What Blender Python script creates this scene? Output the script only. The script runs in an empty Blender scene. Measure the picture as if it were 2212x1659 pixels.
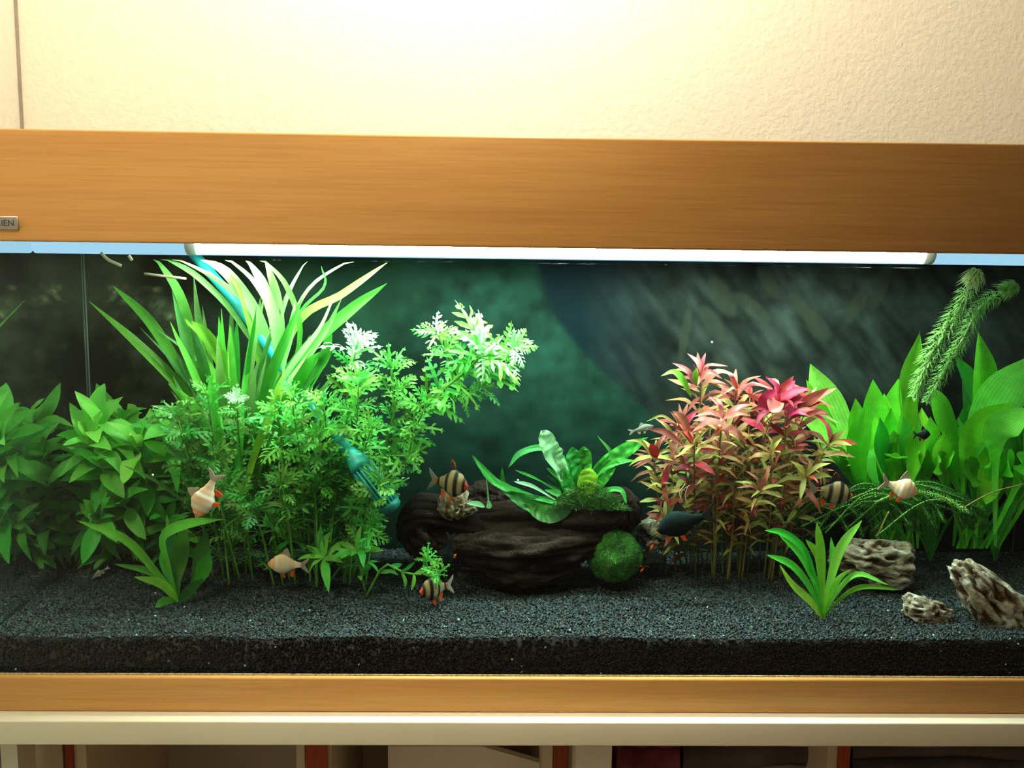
import bpy, math, random
import numpy as np
from mathutils import Vector, Matrix, noise
random.seed(7); np.random.seed(7)
S = bpy.context.scene
COL = S.collection
R = math.radians

# ---------------------------------------------------------------- camera, world, lights, exposure
F = 2050.0
CAMP = Vector((0.0, -1.08, 0.539))
MROT = (Matrix.Rotation(R(-1.2), 3, 'Z') @ Matrix.Rotation(R(90 - 7.4), 3, 'X') @ Matrix.Rotation(R(0.72), 3, 'Z'))
cd = bpy.data.cameras.new('camera'); cam = bpy.data.objects.new('camera', cd); COL.objects.link(cam)
cam.matrix_world = Matrix.Translation(CAMP) @ MROT.to_4x4()
cd.sensor_width = 36; cd.lens = 36 * F / 2212; cd.clip_start = .02
S.camera = cam
S.cycles.transparent_max_bounces = 24
S.view_settings.view_transform = 'Standard'; S.view_settings.look = 'None'
S.view_settings.exposure = 0; S.view_settings.gamma = 1; S.view_settings.use_curve_mapping = False

w = bpy.data.worlds.new('World'); S.world = w; w.use_nodes = True
w.node_tree.nodes['Background'].inputs[0].default_value = (1.0, .86, .62, 1)
w.node_tree.nodes['Background'].inputs[1].default_value = .11

def light(name, kind, loc, target, energy, color, **k):
    d = bpy.data.lights.new(name, kind); d.energy = energy; d.color = color
    for a, v in k.items(): setattr(d, a, v)
    o = bpy.data.objects.new(name, d); COL.objects.link(o); o.location = loc
    o.rotation_euler = (Vector(target) - Vector(loc)).to_track_quat('-Z', 'Y').to_euler()
    return o
# lamp over the tank, washing the wall (just above the picture) and the ceiling light of the room
light('wall_lamp', 'POINT', (-.04, -.02, 1.36), (0, 1, 0), 40.0, (1.0, .93, .80), shadow_soft_size=.07)
light('ceiling_light', 'AREA', (-.85, -1.0, 1.80), (-.1, 0, .2), 102, (1.0, .84, .56), shape='DISK', size=.45)

# ---------------------------------------------------------------- helpers
def ray(px, py):
    return MROT @ Vector(((px - 1106) / F, -(py - 829.5) / F, -1))
def P(px, py, Y):
    d = ray(px, py); t = (Y - CAMP.y) / d.y
    return CAMP + d * t
def mpp(Y): return (Y + 1.08) / F
def gz(x, y):
    return .093 + .035 * y + .006 * noise.noise(Vector((x * 5, y * 7, 3))) + .003 * noise.noise(Vector((x * 17, y * 17, 8)))
def G(px, py):
    """the point of the gravel seen at that place"""
    d = ray(px, py); p = None
    t = .9
    while t < 1.6:
        p = CAMP + d * t
        if p.z <= gz(p.x, p.y): return p
        t += .002
    return p
def s2l(c):
    return tuple(((v / 255) / 12.92 if v / 255 <= .04045 else ((v / 255 + .055) / 1.055) ** 2.4) for v in c)
def rnd(a, b): return random.uniform(a, b)

def mesh(name, verts, faces, mats, smooth=True, uvs=None, cols=None, fmat=None):
    me = bpy.data.meshes.new(name)
    me.from_pydata([tuple(v) for v in verts], [], faces)
    if not isinstance(mats, (list, tuple)): mats = [mats]
    for m in mats: me.materials.append(m)
    if smooth: me.polygons.foreach_set('use_smooth', [True] * len(me.polygons))
    if fmat: me.polygons.foreach_set('material_index', fmat)
    if uvs is not None:
        ul = me.uv_layers.new(name='UVMap')
        idx = np.empty(len(me.loops), dtype=np.int32); me.loops.foreach_get('vertex_index', idx)
        ul.data.foreach_set('uv', np.asarray(uvs, dtype=np.float32)[idx].ravel())
    if cols is not None:
        ca = me.color_attributes.new('Col', 'FLOAT_COLOR', 'POINT')
        c = np.ones((len(verts), 4), dtype=np.float32); c[:, :3] = np.asarray(cols, dtype=np.float32)
        ca.data.foreach_set('color', c.ravel())
    me.update(); return me

def link(name, me, parent=None, M=None):
    o = bpy.data.objects.new(name, me); COL.objects.link(o)
    if parent is not None: o.parent = parent
    if M is not None: o.matrix_local = M
    return o
def part(name, verts, faces, mat, root, **k):
    """verts in world space; stored relative to the (unrotated) root"""
    off = root.location if root else Vector((0, 0, 0))
    base = root
    while base is not None and base.parent is not None:
        base = base.parent; off = off + base.location
    o = link(name, mesh(name, [Vector(v) - off for v in verts], faces, mat, **k), root)
    return o
def tag(o, label, cat, group=None, kind=None):
    o['label'] = label; o['category'] = cat
    if group: o['group'] = group
    if kind: o['kind'] = kind
    return o
def thing(name, loc, label, cat, group=None):
    o = bpy.data.objects.new(name, None); COL.objects.link(o); o.location = loc; o.empty_display_size = .02
    return tag(o, label, cat, group)
def single(name, verts, faces, mat, label, cat, group=None, kind=None, **k):
    c = Vector((0, 0, 0))
    for v in verts: c += Vector(v)
    c /= len(verts); zmin = min(v[2] for v in verts); c.z = zmin
    o = link(name, mesh(name, [Vector(v) - c for v in verts], faces, mat, **k)); o.location = c
    return tag(o, label, cat, group, kind)
def struct(name, verts, faces, mat, **k):
    o = link(name, mesh(name, verts, faces, mat, smooth=False, **k)); o['kind'] = 'structure'; return o

def boxvf(x0, x1, y0, y1, z0, z1, b=0.0):
    if b <= 0:
        v = [(x, y, z) for x in (x0, x1) for y in (y0, y1) for z in (z0, z1)]
        f = [(0, 1, 3, 2), (4, 6, 7, 5), (0, 4, 5, 1), (2, 3, 7, 6), (0, 2, 6, 4), (1, 5, 7, 3)]
        return v, f
    # long box with rounded edges along x (profile in y,z)
    prof = []
    for cx, cz, a0 in ((y1 - b, z1 - b, 0), (y0 + b, z1 - b, 90), (y0 + b, z0 + b, 180), (y1 - b, z0 + b, 270)):
        for k in range(5):
            a = R(a0 + k * 22.5); prof.append((cx + b * math.cos(a), cz + b * math.sin(a)))
    n = len(prof)
    v = [(x0, p[0], p[1]) for p in prof] + [(x1, p[0], p[1]) for p in prof]
    f = [(i, (i + 1) % n, n + (i + 1) % n, n + i) for i in range(n)] + [tuple(range(n))[::-1], tuple(range(n, 2 * n))]
    return v, f
class MB:
    def __init__(s): s.v = []; s.f = []; s.uv = []
    def add(s, v, f, uv=None):
        o = len(s.v); s.v += [Vector(a) for a in v]; s.f += [tuple(i + o for i in q) for q in f]
        if uv is not None: s.uv += uv
        return s
def tube(pts, rad, n=8, cap=True):
    pts = [Vector(p) for p in pts]; N = len(pts)
    rads = rad if isinstance(rad, (list, tuple)) else [rad] * N
    v = []; f = []; prev = None
    for i, p in enumerate(pts):
        t = (pts[min(i + 1, N - 1)] - pts[max(i - 1, 0)]).normalized()
        if prev is None:
            a = Vector((0, 0, 1)) if abs(t.z) < .9 else Vector((1, 0, 0))
        else: a = prev
        s = (a - t * a.dot(t)).normalized(); prev = s; u = t.cross(s)
        for k in range(n):
            an = 2 * math.pi * k / n; v.append(p + (s * math.cos(an) + u * math.sin(an)) * rads[i])
    for i in range(N - 1):
        for k in range(n):
            f.append((i * n + k, i * n + (k + 1) % n, (i + 1) * n + (k + 1) % n, (i + 1) * n + k))
    if cap: f += [tuple(range(n))[::-1], tuple(range((N - 1) * n, N * n))]
    return v, f
def curve(pts, n):
    """smooth curve through control points (Catmull-Rom)"""
    pts = [Vector(p) for p in pts]
    q = [pts[0] * 2 - pts[1]] + pts + [pts[-1] * 2 - pts[-2]]
    out = []
    segs = len(pts) - 1
    for i in range(n):
        u = i / (n - 1) * segs; k = min(int(u), segs - 1); t = u - k
        a, b, c, d = q[k:k + 4]
        out.append(.5 * ((2 * b) + (c - a) * t + (2 * a - 5 * b + 4 * c - d) * t * t + (3 * b - a - 3 * c + d) * t ** 3))
    return out

# ---------------------------------------------------------------- materials
def newmat(name):
    m = bpy.data.materials.new(name); m.use_nodes = True
    nt = m.node_tree; nt.nodes.clear()
    out = nt.nodes.new('ShaderNodeOutputMaterial')
    return m, nt, out
def N(nt, t, **k):
    n = nt.nodes.new(t)
    for a, v in k.items(): setattr(n, a, v)
    return n
def simple(name, rgb, rough=.5, spec=.4, noise_amt=.12, nscale=30, bump=0, bscale=200, metal=0, stretch=None):
    m, nt, out = newmat(name); L = nt.links
    b = N(nt, 'ShaderNodeBsdfPrincipled'); b.inputs['Roughness'].default_value = rough
    b.inputs['Specular IOR Level'].default_value = spec; b.inputs['Metallic'].default_value = metal
    tc = N(nt, 'ShaderNodeTexCoord'); mp = N(nt, 'ShaderNodeMapping'); L.new(tc.outputs['Object'], mp.inputs[0])
    if stretch: mp.inputs['Scale'].default_value = stretch
    nz = N(nt, 'ShaderNodeTexNoise'); nz.inputs['Scale'].default_value = nscale; nz.inputs['Detail'].default_value = 4
    L.new(mp.outputs[0], nz.inputs['Vector'])
    r = N(nt, 'ShaderNodeValToRGB')
    r.color_ramp.elements[0].position = .3; r.color_ramp.elements[1].position = .7
    r.color_ramp.elements[0].color = (*[c * (1 - noise_amt) for c in rgb], 1)
    r.color_ramp.elements[1].color = (*[min(1, c * (1 + noise_amt)) for c in rgb], 1)
    L.new(nz.outputs['Fac'], r.inputs[0]); L.new(r.outputs[0], b.inputs['Base Color'])
    if bump:
        n2 = N(nt, 'ShaderNodeTexNoise'); n2.inputs['Scale'].default_value = bscale; n2.inputs['Detail'].default_value = 3
        L.new(tc.outputs['Object'], n2.inputs['Vector'])
        bp = N(nt, 'ShaderNodeBump'); bp.inputs['Strength'].default_value = bump; bp.inputs['Distance'].default_value = .002
        L.new(n2.outputs['Fac'], bp.inputs['Height']); L.new(bp.outputs[0], b.inputs['Normal'])
    L.new(b.outputs[0], out.inputs[0]); return m

def leafmat(name, rgb, trans=.4, var=.25, hue=.02, vein=.25, nveins=5, tipcol=None, rough=.45):
    """leaf: diffuse + light passing through, lighter midrib, faint side veins, per-leaf variation"""
    m, nt, out = newmat(name); L = nt.links
    uv = N(nt, 'ShaderNodeUVMap'); sp = N(nt, 'ShaderNodeSeparateXYZ'); L.new(uv.outputs[0], sp.inputs[0])
    oi = N(nt, 'ShaderNodeObjectInfo')
    base = N(nt, 'ShaderNodeRGB'); base.outputs[0].default_value = (*rgb, 1)
    colout = base.outputs[0]
    if tipcol:
        mx = N(nt, 'ShaderNodeMixRGB'); mx.inputs[2].default_value = (*tipcol, 1)
        cr = N(nt, 'ShaderNodeValToRGB'); cr.color_ramp.elements[0].position = .45; cr.color_ramp.elements[1].position = 1
        L.new(sp.outputs['Y'], cr.inputs[0]); L.new(cr.outputs[0], mx.inputs[0]); L.new(colout, mx.inputs[1]); colout = mx.outputs[0]
    # |u| distance from midrib
    ab = N(nt, 'ShaderNodeMath', operation='ABSOLUTE'); L.new(sp.outputs['X'], ab.inputs[0])
    w = N(nt, 'ShaderNodeMath', operation='MULTIPLY'); w.inputs[1].default_value = nveins; L.new(ab.outputs[0], w.inputs[0])
    fr = N(nt, 'ShaderNodeMath', operation='PINGPONG'); fr.inputs[1].default_value = .5; L.new(w.outputs[0], fr.inputs[0])
    ml = N(nt, 'ShaderNodeMath', operation='MULTIPLY'); ml.inputs[1].default_value = -2 * vein; L.new(fr.outputs[0], ml.inputs[0])
    ad = N(nt, 'ShaderNodeMath', operation='ADD'); ad.inputs[1].default_value = 1 + vein * .8; L.new(ml.outputs[0], ad.inputs[0])
    # blotches
    tc = N(nt, 'ShaderNodeTexCoord')
    nz = N(nt, 'ShaderNodeTexNoise'); nz.inputs['Scale'].default_value = 90; nz.inputs['Detail'].default_value = 2; L.new(tc.outputs['Object'], nz.inputs['Vector'])
    nm = N(nt, 'ShaderNodeMath', operation='MULTIPLY_ADD'); nm.inputs[1].default_value = .5; nm.inputs[2].default_value = .75; L.new(nz.outputs['Fac'], nm.inputs[0])
    rv = N(nt, 'ShaderNodeMath', operation='MULTIPLY_ADD'); rv.inputs[1].default_value = 2 * var; rv.inputs[2].default_value = 1 - var; L.new(oi.outputs['Random'], rv.inputs[0])
    m1 = N(nt, 'ShaderNodeMath', operation='MULTIPLY'); L.new(ad.outputs[0], m1.inputs[0]); L.new(nm.outputs[0], m1.inputs[1])
    m2 = N(nt, 'ShaderNodeMath', operation='MULTIPLY'); L.new(m1.outputs[0], m2.inputs[0]); L.new(rv.outputs[0], m2.inputs[1])
    hs = N(nt, 'ShaderNodeHueSaturation')
    hm = N(nt, 'ShaderNodeMath', operation='MULTIPLY_ADD'); hm.inputs[1].default_value = -2 * hue; hm.inputs[2].default_value = .5 + hue; 
    mr = N(nt, 'ShaderNodeMath', operation='FRACT'); mk = N(nt, 'ShaderNodeMath', operation='MULTIPLY'); mk.inputs[1].default_value = 7.31
    L.new(oi.outputs['Random'], mk.inputs[0]); L.new(mk.outputs[0], mr.inputs[0]); L.new(mr.outputs[0], hm.inputs[0])
    L.new(hm.outputs[0], hs.inputs['Hue']); L.new(m2.outputs[0], hs.inputs['Value']); L.new(colout, hs.inputs['Color'])
    b = N(nt, 'ShaderNodeBsdfPrincipled'); b.inputs['Roughness'].default_value = rough; b.inputs['Specular IOR Level'].default_value = .35
    L.new(hs.outputs[0], b.inputs['Base Color'])
    t = N(nt, 'ShaderNodeBsdfTranslucent'); L.new(hs.outputs[0], t.inputs['Color'])
    mx = N(nt, 'ShaderNodeMixShader'); mx.inputs[0].default_value = trans
    L.new(b.outputs[0], mx.inputs[1]); L.new(t.outputs[0], mx.inputs[2]); L.new(mx.outputs[0], out.inputs[0])
    return m

def vcolmat(name, rough=.6, spec=.3, bump=0, bscale=300, mult=1.0, nz_amt=.3, nscale=150, trans=0):
    m, nt, out = newmat(name); L = nt.links
    at = N(nt, 'ShaderNodeAttribute', attribute_name='Col')
    tc = N(nt, 'ShaderNodeTexCoord')
    nz = N(nt, 'ShaderNodeTexNoise'); nz.inputs['Scale'].default_value = nscale; nz.inputs['Detail'].default_value = 4; L.new(tc.outputs['Object'], nz.inputs['Vector'])
    nm = N(nt, 'ShaderNodeMath', operation='MULTIPLY_ADD'); nm.inputs[1].default_value = 2 * nz_amt * mult; nm.inputs[2].default_value = (1 - nz_amt) * mult; L.new(nz.outputs['Fac'], nm.inputs[0])
    vm = N(nt, 'ShaderNodeVectorMath', operation='SCALE'); L.new(at.outputs['Color'], vm.inputs[0]); L.new(nm.outputs[0], vm.inputs['Scale'])
    b = N(nt, 'ShaderNodeBsdfPrincipled'); b.inputs['Roughness'].default_value = rough; b.inputs['Specular IOR Level'].default_value = spec
    L.new(vm.outputs[0], b.inputs['Base Color'])
    if bump:
        bp = N(nt, 'ShaderNodeBump'); bp.inputs['Strength'].default_value = bump; bp.inputs['Distance'].default_value = .003
        n2 = N(nt, 'ShaderNodeTexNoise'); n2.inputs['Scale'].default_value = bscale; n2.inputs['Detail'].default_value = 4; L.new(tc.outputs['Object'], n2.inputs['Vector'])
        L.new(n2.outputs['Fac'], bp.inputs['Height']); L.new(bp.outputs[0], b.inputs['Normal'])
    if trans:
        t = N(nt, 'ShaderNodeBsdfTranslucent'); L.new(vm.outputs[0], t.inputs['Color'])
        mx = N(nt, 'ShaderNodeMixShader'); mx.inputs[0].default_value = trans
        L.new(b.outputs[0], mx.inputs[1]); L.new(t.outputs[0], mx.inputs[2]); L.new(mx.outputs[0], out.inputs[0])
    else: L.new(b.outputs[0], out.inputs[0])
    return m

def glassmat(name, tint=(1, 1, 1), base=.03, edge=.5, mirror=None, absorb=None, ripple=0):
    m, nt, out = newmat(name); L = nt.links
    tr = N(nt, 'ShaderNodeBsdfTransparent'); tr.inputs[0].default_value = (*tint, 1)
    gl = N(nt, 'ShaderNodeBsdfGlossy'); gl.inputs['Roughness'].default_value = .02
    lw = N(nt, 'ShaderNodeLayerWeight'); lw.inputs[0].default_value = .5
    pw = N(nt, 'ShaderNodeMath', operation='POWER'); pw.inputs[1].default_value = 5; L.new(lw.outputs['Facing'], pw.inputs[0])
    ma = N(nt, 'ShaderNodeMath', operation='MULTIPLY_ADD'); ma.inputs[1].default_value = edge; ma.inputs[2].default_value = base; L.new(pw.outputs[0], ma.inputs[0])
    mx = N(nt, 'ShaderNodeMixShader')
    L.new(ma.outputs[0], mx.inputs[0]); L.new(tr.outputs[0], mx.inputs[1]); L.new(gl.outputs[0], mx.inputs[2])
    if ripple:
        tc = N(nt, 'ShaderNodeTexCoord'); nz = N(nt, 'ShaderNodeTexNoise'); nz.inputs['Scale'].default_value = 22; L.new(tc.outputs['Object'], nz.inputs['Vector'])
        bp = N(nt, 'ShaderNodeBump'); bp.inputs['Strength'].default_value = ripple; bp.inputs['Distance'].default_value = .01
        L.new(nz.outputs['Fac'], bp.inputs['Height']); L.new(bp.outputs[0], gl.inputs['Normal'])
    L.new(mx.outputs[0], out.inputs[0])
    if absorb:
        v = N(nt, 'ShaderNodeVolumeAbsorption'); v.inputs['Color'].default_value = (*absorb[0], 1); v.inputs['Density'].default_value = absorb[1]
        L.new(v.outputs[0], out.inputs['Volume'])
    return m

def emis(name, rgb, st):
    m, nt, out = newmat(name)
    e = N(nt, 'ShaderNodeEmission'); e.inputs[0].default_value = (*rgb, 1); e.inputs[1].default_value = st
    nt.links.new(e.outputs[0], out.inputs[0]); return m

def woodmat(name, dark, lite):
    m, nt, out = newmat(name); L = nt.links
    tc = N(nt, 'ShaderNodeTexCoord'); mp = N(nt, 'ShaderNodeMapping'); mp.inputs['Scale'].default_value = (2.2, 30, 70)
    L.new(tc.outputs['Object'], mp.inputs[0])
    n1 = N(nt, 'ShaderNodeTexNoise'); n1.inputs['Scale'].default_value = 1.2; n1.inputs['Detail'].default_value = 6; n1.inputs['Roughness'].default_value = .6
    L.new(mp.outputs[0], n1.inputs['Vector'])
    mp2 = N(nt, 'ShaderNodeMapping'); mp2.inputs['Scale'].default_value = (14, 200, 420); L.new(tc.outputs['Object'], mp2.inputs[0])
    n2 = N(nt, 'ShaderNodeTexNoise'); n2.inputs['Scale'].default_value = 1; n2.inputs['Detail'].default_value = 3; L.new(mp2.outputs[0], n2.inputs['Vector'])
    mx = N(nt, 'ShaderNodeMath', operation='MULTIPLY_ADD'); mx.inputs[1].default_value = .55; 
    sc = N(nt, 'ShaderNodeMath', operation='MULTIPLY'); sc.inputs[1].default_value = .45; L.new(n2.outputs['Fac'], sc.inputs[0])
    L.new(n1.outputs['Fac'], mx.inputs[0]); L.new(sc.outputs[0], mx.inputs[2])
    r = N(nt, 'ShaderNodeValToRGB'); r.color_ramp.elements[0].position = .36; r.color_ramp.elements[1].position = .62
    r.color_ramp.elements[0].color = (*dark, 1); r.color_ramp.elements[1].color = (*lite, 1)
    L.new(mx.outputs[0], r.inputs[0])
    b = N(nt, 'ShaderNodeBsdfPrincipled'); b.inputs['Roughness'].default_value = .42; b.inputs['Specular IOR Level'].default_value = .4
    L.new(r.outputs[0], b.inputs['Base Color']); L.new(b.outputs[0], out.inputs[0]); return m

M = {}
M['wood'] = woodmat('beech_veneer', (.60, .300, .090), (.70, .375, .118))
M['wall'] = simple('woodchip_wallpaper', (.76, .70, .56), .9, .1, .03, 60, bump=.55, bscale=150)
M['wallside'] = simple('side_wallpaper', (.70, .645, .52), .9, .1, .03, 60, bump=.5, bscale=150)
M['floor'] = simple('floor_boards', (.20, .12, .06), .6, .3, .2, 8)
M['white'] = simple('white_lacquer', (.82, .79, .65), .35, .4, .03, 10)
M['redwood'] = simple('red_brown_wood', (.34, .060, .022), .5, .3, .2, 6, stretch=(40, 40, 3))
M['beige'] = simple('beige_board', (.66, .55, .42), .7, .2, .05, 10)
M['greyboard'] = simple('grey_board', (.52, .47, .39), .8, .2, .08, 12)
M['paper'] = simple('paper', (.80, .72, .62), .9, .1, .03, 20)
M['maroon'] = simple('maroon_cloth', (.24, .06, .085), .9, .1, .3, 25)
M['darkcloth'] = simple('dark_cloth', (.11, .095, .09), .9, .1, .4, 14)
M['palecloth'] = simple('pale_cloth', (.26, .24, .22), .9, .1, .2, 14)
M['glass'] = glassmat('pane_glass', (.98, 1, .99), .012, .35)
M['mirror'] = None
M['hoodwhite'] = simple('hood_inner_plastic', (.55, .68, .76), .25, .6, .04, 20)
M['black'] = simple('black_plastic', (.012, .012, .014), .5, .4, .1, 20)
M['metal'] = simple('badge_metal', (.62, .60, .52), .3, .5, .05, 60, metal=.6)
M['ink'] = simple('badge_ink', (.05, .05, .045), .6, .2, .05, 60)
M['teal'] = simple('teal_plastic', (.006, .34, .32), .4, .5, .1, 30)
M['tealdark'] = simple('dark_teal_plastic', (.006, .17, .15), .5, .4, .25, 60)  # darker teal for the strainer core and end cap
M['tube'] = emis('fluorescent_tube', (.88, 1.0, .88), 140)
M['blueglow'] = emis('added_blue_glow', (.40, .72, .95), .95)  # added glow for the bluish gap ends, not a real tube
M['water'] = glassmat('water', (1, 1, 1), .004, .25, absorb=((.45, 1.0, .72), .55), ripple=.25)
# side glass seen through the water: total internal reflection
def tir():
    m, nt, out = newmat('side_glass_reflection'); L = nt.links
    gl = N(nt, 'ShaderNodeBsdfGlossy'); gl.inputs['Roughness'].default_value = .03; gl.inputs['Color'].default_value = (.95, .99, .96, 1)
    df = N(nt, 'ShaderNodeBsdfDiffuse'); df.inputs['Color'].default_value = (.05, .08, .06, 1)
    mx = N(nt, 'ShaderNodeMixShader'); mx.inputs[0].default_value = .06
    L.new(gl.outputs[0], mx.inputs[1]); L.new(df.outputs[0], mx.inputs[2]); L.new(mx.outputs[0], out.inputs[0]); return m
M['mirror'] = tir()
# leaves
g = leafmat
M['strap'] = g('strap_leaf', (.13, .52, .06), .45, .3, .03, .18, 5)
M['straplit'] = g('strap_leaf_lit', (.34, .72, .22), .45, .2, .02, .15, 4)  # near-white lamp glare painted into the leaf colour
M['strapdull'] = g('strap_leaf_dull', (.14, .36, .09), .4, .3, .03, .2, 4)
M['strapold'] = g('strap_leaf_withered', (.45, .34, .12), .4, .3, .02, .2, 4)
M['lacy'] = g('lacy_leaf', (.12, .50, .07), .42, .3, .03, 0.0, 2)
M['lacylit'] = g('lacy_leaf_lit', (.42, .85, .42), .42, .15, .02, 0.0, 2)  # crown leaves, strong top light painted in as a whiter green
M['lacydull'] = g('lacy_leaf_shaded', (.08, .30, .04), .42, .35, .03, 0.0, 2)  # deeper leaves, occlusion painted in as a darker green
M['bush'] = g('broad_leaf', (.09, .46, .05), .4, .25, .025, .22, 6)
M['bushlit'] = g('broad_leaf_lit', (.24, .68, .10), .45, .15, .02, .2, 6)  # top leaves, light from above painted into the colour
M['bushdull'] = g('broad_leaf_shaded', (.05, .30, .04), .35, .3, .02, .2, 6)  # lower leaves with their shade painted into the colour
M['sword'] = g('sword_leaf', (.17, .64, .03), .5, .2, .02, .22, 6)
M['swordlit'] = g('sword_leaf_lit', (.24, .78, .10), .5, .15, .02, .2, 6)  # brighter copy, lamp light painted into the green
M['sworddark'] = g('sword_leaf_dark', (.05, .30, .02), .4, .25, .02, .25, 6)
M['small'] = g('small_sword_leaf', (.09, .42, .03), .45, .2, .03, .25, 3)
M['yellowleaf'] = g('yellow_green_leaf', (.26, .60, .05), .45, .2, .02, .2, 4)
M['fern'] = g('fern_leaf', (.045, .36, .05), .45, .25, .02, .25, 4)
M['fernlit'] = g('fern_leaf_lit', (.40, .85, .45), .45, .1, .02, .25, 4)  # lit copy, glare painted in as whitish green
M['ferndark'] = g('fern_leaf_dark', (.015, .14, .015), .4, .2, .02, .3, 4)
M['red'] = g('red_leaf', (.34, .035, .030), .4, .35, .02, .15, 3, tipcol=(.30, .035, .032))
M['crimson'] = g('crimson_leaf', (.38, .022, .05), .4, .3, .02, .15, 3)
M['pink'] = g('pink_leaf', (.46, .14, .13), .4, .2, .02, .1, 3)
M['salmon'] = g('salmon_leaf', (.32, .105, .065), .4, .25, .02, .15, 3)
M['olive'] = g('olive_leaf', (.37, .38, .09), .4, .35, .03, .2, 3)
M['olivebrown'] = g('olive_brown_leaf', (.36, .22, .075), .4, .3, .02, .2, 3)
M['stemgreen'] = simple('green_stem', (.12, .34, .05), .5, .3, .2, 60)
M['stemolive'] = simple('olive_stem', (.20, .16, .045), .5, .3, .25, 60)
M['stemdark'] = simple('dark_stem', (.05, .07, .02), .6, .3, .3, 60)
M['weed'] = g('waterweed_leaf', (.26, .52, .13), .4, .1, .01, 0, 2)
M['weedlit'] = g('waterweed_tip', (.50, .66, .28), .4, .1, .01, 0, 2)
M['weeddark'] = g('waterweed_leaf_dark', (.035, .16, .025), .4, .1, .01, 0, 2)
M['moss'] = g('moss_fibre', (.09, .32, .045), .35, .1, .01, 0, 2)
M['mossdark'] = g('moss_fibre_dark', (.03, .13, .02), .35, .1, .01, 0, 2)
M['mossbody'] = simple('moss_body', (.05, .17, .03), .95, .05, .7, 40, bump=1, bscale=300)
M['rock'] = vcolmat('dragon_stone', .85, .15, .8, 260, .72, .45, 120)
M['logm'] = vcolmat('driftwood', .9, .04, .9, 240, 1.0, .4, 90)
M['fish'] = vcolmat('fish_skin', .5, .3, 0, 1, 1.0, .12, 500)
M['fishdark'] = vcolmat('dark_fish_skin', .75, .06, 0, 1, 1.0, .3, 300)
M['fin'] = g('orange_fin', (.75, .13, .03), .5, .1, .01, .2, 4)
M['finpale'] = g('pale_fin', (.50, .42, .36), .6, .1, .01, .2, 4)
M['findark'] = g('dark_fin', (.03, .035, .035), .4, .1, .01, .2, 4)
M['eye'] = simple('fish_eye', (.01, .01, .01), .15, .6, .05, 60)
M['eyered'] = simple('albino_fish_eye', (.35, .03, .02), .15, .6, .05, 60)
M['shell'] = simple('shell', (.55, .50, .36), .5, .4, .2, 60)
M['root'] = simple('pale_root', (.55, .50, .34), .6, .3, .2, 60)
M['bubble'] = simple('air_bubble', (.85, .95, .95), .1, .8, .02, 60)

# ---------------------------------------------------------------- room
XL = P(45, 250, .45).x
WALLY = .45
struct('wall_back', *boxvf(XL - .1, 2.2, WALLY, WALLY + .08, -.75, 1.9), M['wall'])
struct('wall_left', *boxvf(XL - .08, XL, -2.6, WALLY, -.75, 1.9), M['wallside'])
struct('floor', *boxvf(XL - .1, 2.2, -2.6, WALLY + .08, -.80, -.75), M['floor'])
struct('ceiling', *boxvf(XL - .1, 2.2, -2.6, WALLY + .08, 1.9, 1.95), M['wallside'])
# thin darker strip along the corner line
struct('trim_1', *boxvf(XL, XL + .004, WALLY - .004, WALLY, -.75, 1.9), simple('corner_strip', (.30, .26, .20), .9, .1))

# ---------------------------------------------------------------- table and shelf unit beneath
TX0, TX1 = -.66, 1.20
ZTT = P(1106, 1540, -.016).z              # height of the table's upper face
_d = ray(1106, 1560); YF = (_d * ((ZTT - CAMP.z) / _d.z) + CAMP).y
ZT = P(1106, 1612, YF).z
t = thing('white_table', (0, .2, -.75), 'white lacquered table carrying the long aquarium', 'table')
v, f = boxvf(TX0, TX1, YF, .40, ZT, ZTT, .002); part('tabletop', v, f, M['white'], t)
for (a, b) in ((4, 40), (1243, 1321)):
    xa, xb = P(a, 1635, -.01).x, P(b, 1635, -.01).x
    v, f = boxvf(xa, xb, -.012, .03, -.75, ZT); part('leg', v, f, M['white'], t, smooth=False)
    v, f = boxvf(xa, xb, .34, .38, -.75, ZT); part('leg', v, f, M['white'], t, smooth=False)
v, f = boxvf(1.02, 1.07, -.012, .03, -.75, ZT); part('leg', v, f, M['white'], t, smooth=False)

c = thing('shelf_unit', (0, .25, -.75), 'red-brown wooden shelf unit under the white table', 'shelf')
def xat(px, Y): return P(px, 1640, Y).x
for (a, b) in ((141, 156), (660, 706), (1196, 1226), (1812, 1836)):
    v, f = boxvf(xat(a, .05), xat(b, .05), .05, .07, -.75, -.040); part('post', v, f, M['redwood'], c, smooth=False)
for (a, b) in ((157, 186), (640, 658), (707, 716), (1172, 1194), (1227, 1241), (1788, 1811)):
    v, f = boxvf(xat(a, .055), xat(b, .055), .056, .34, -.75, -.042); part('side_panel', v, f, M['beige'], c, smooth=False)
v, f = boxvf(-.66, 1.0, .342, .352, -.75, -.042); part('back_panel', v, f, M['greyboard'], c, smooth=False)
v, f = boxvf(-.66, 1.0, .05, .352, -.60, -.585); part('shelf_board', v, f, M['redwood'], c, smooth=False)
v, f = boxvf(xat(42, .06), xat(139, .06), .056, .068, -.75, -.043); part('end_panel', v, f, M['beige'], c, smooth=False)
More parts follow.
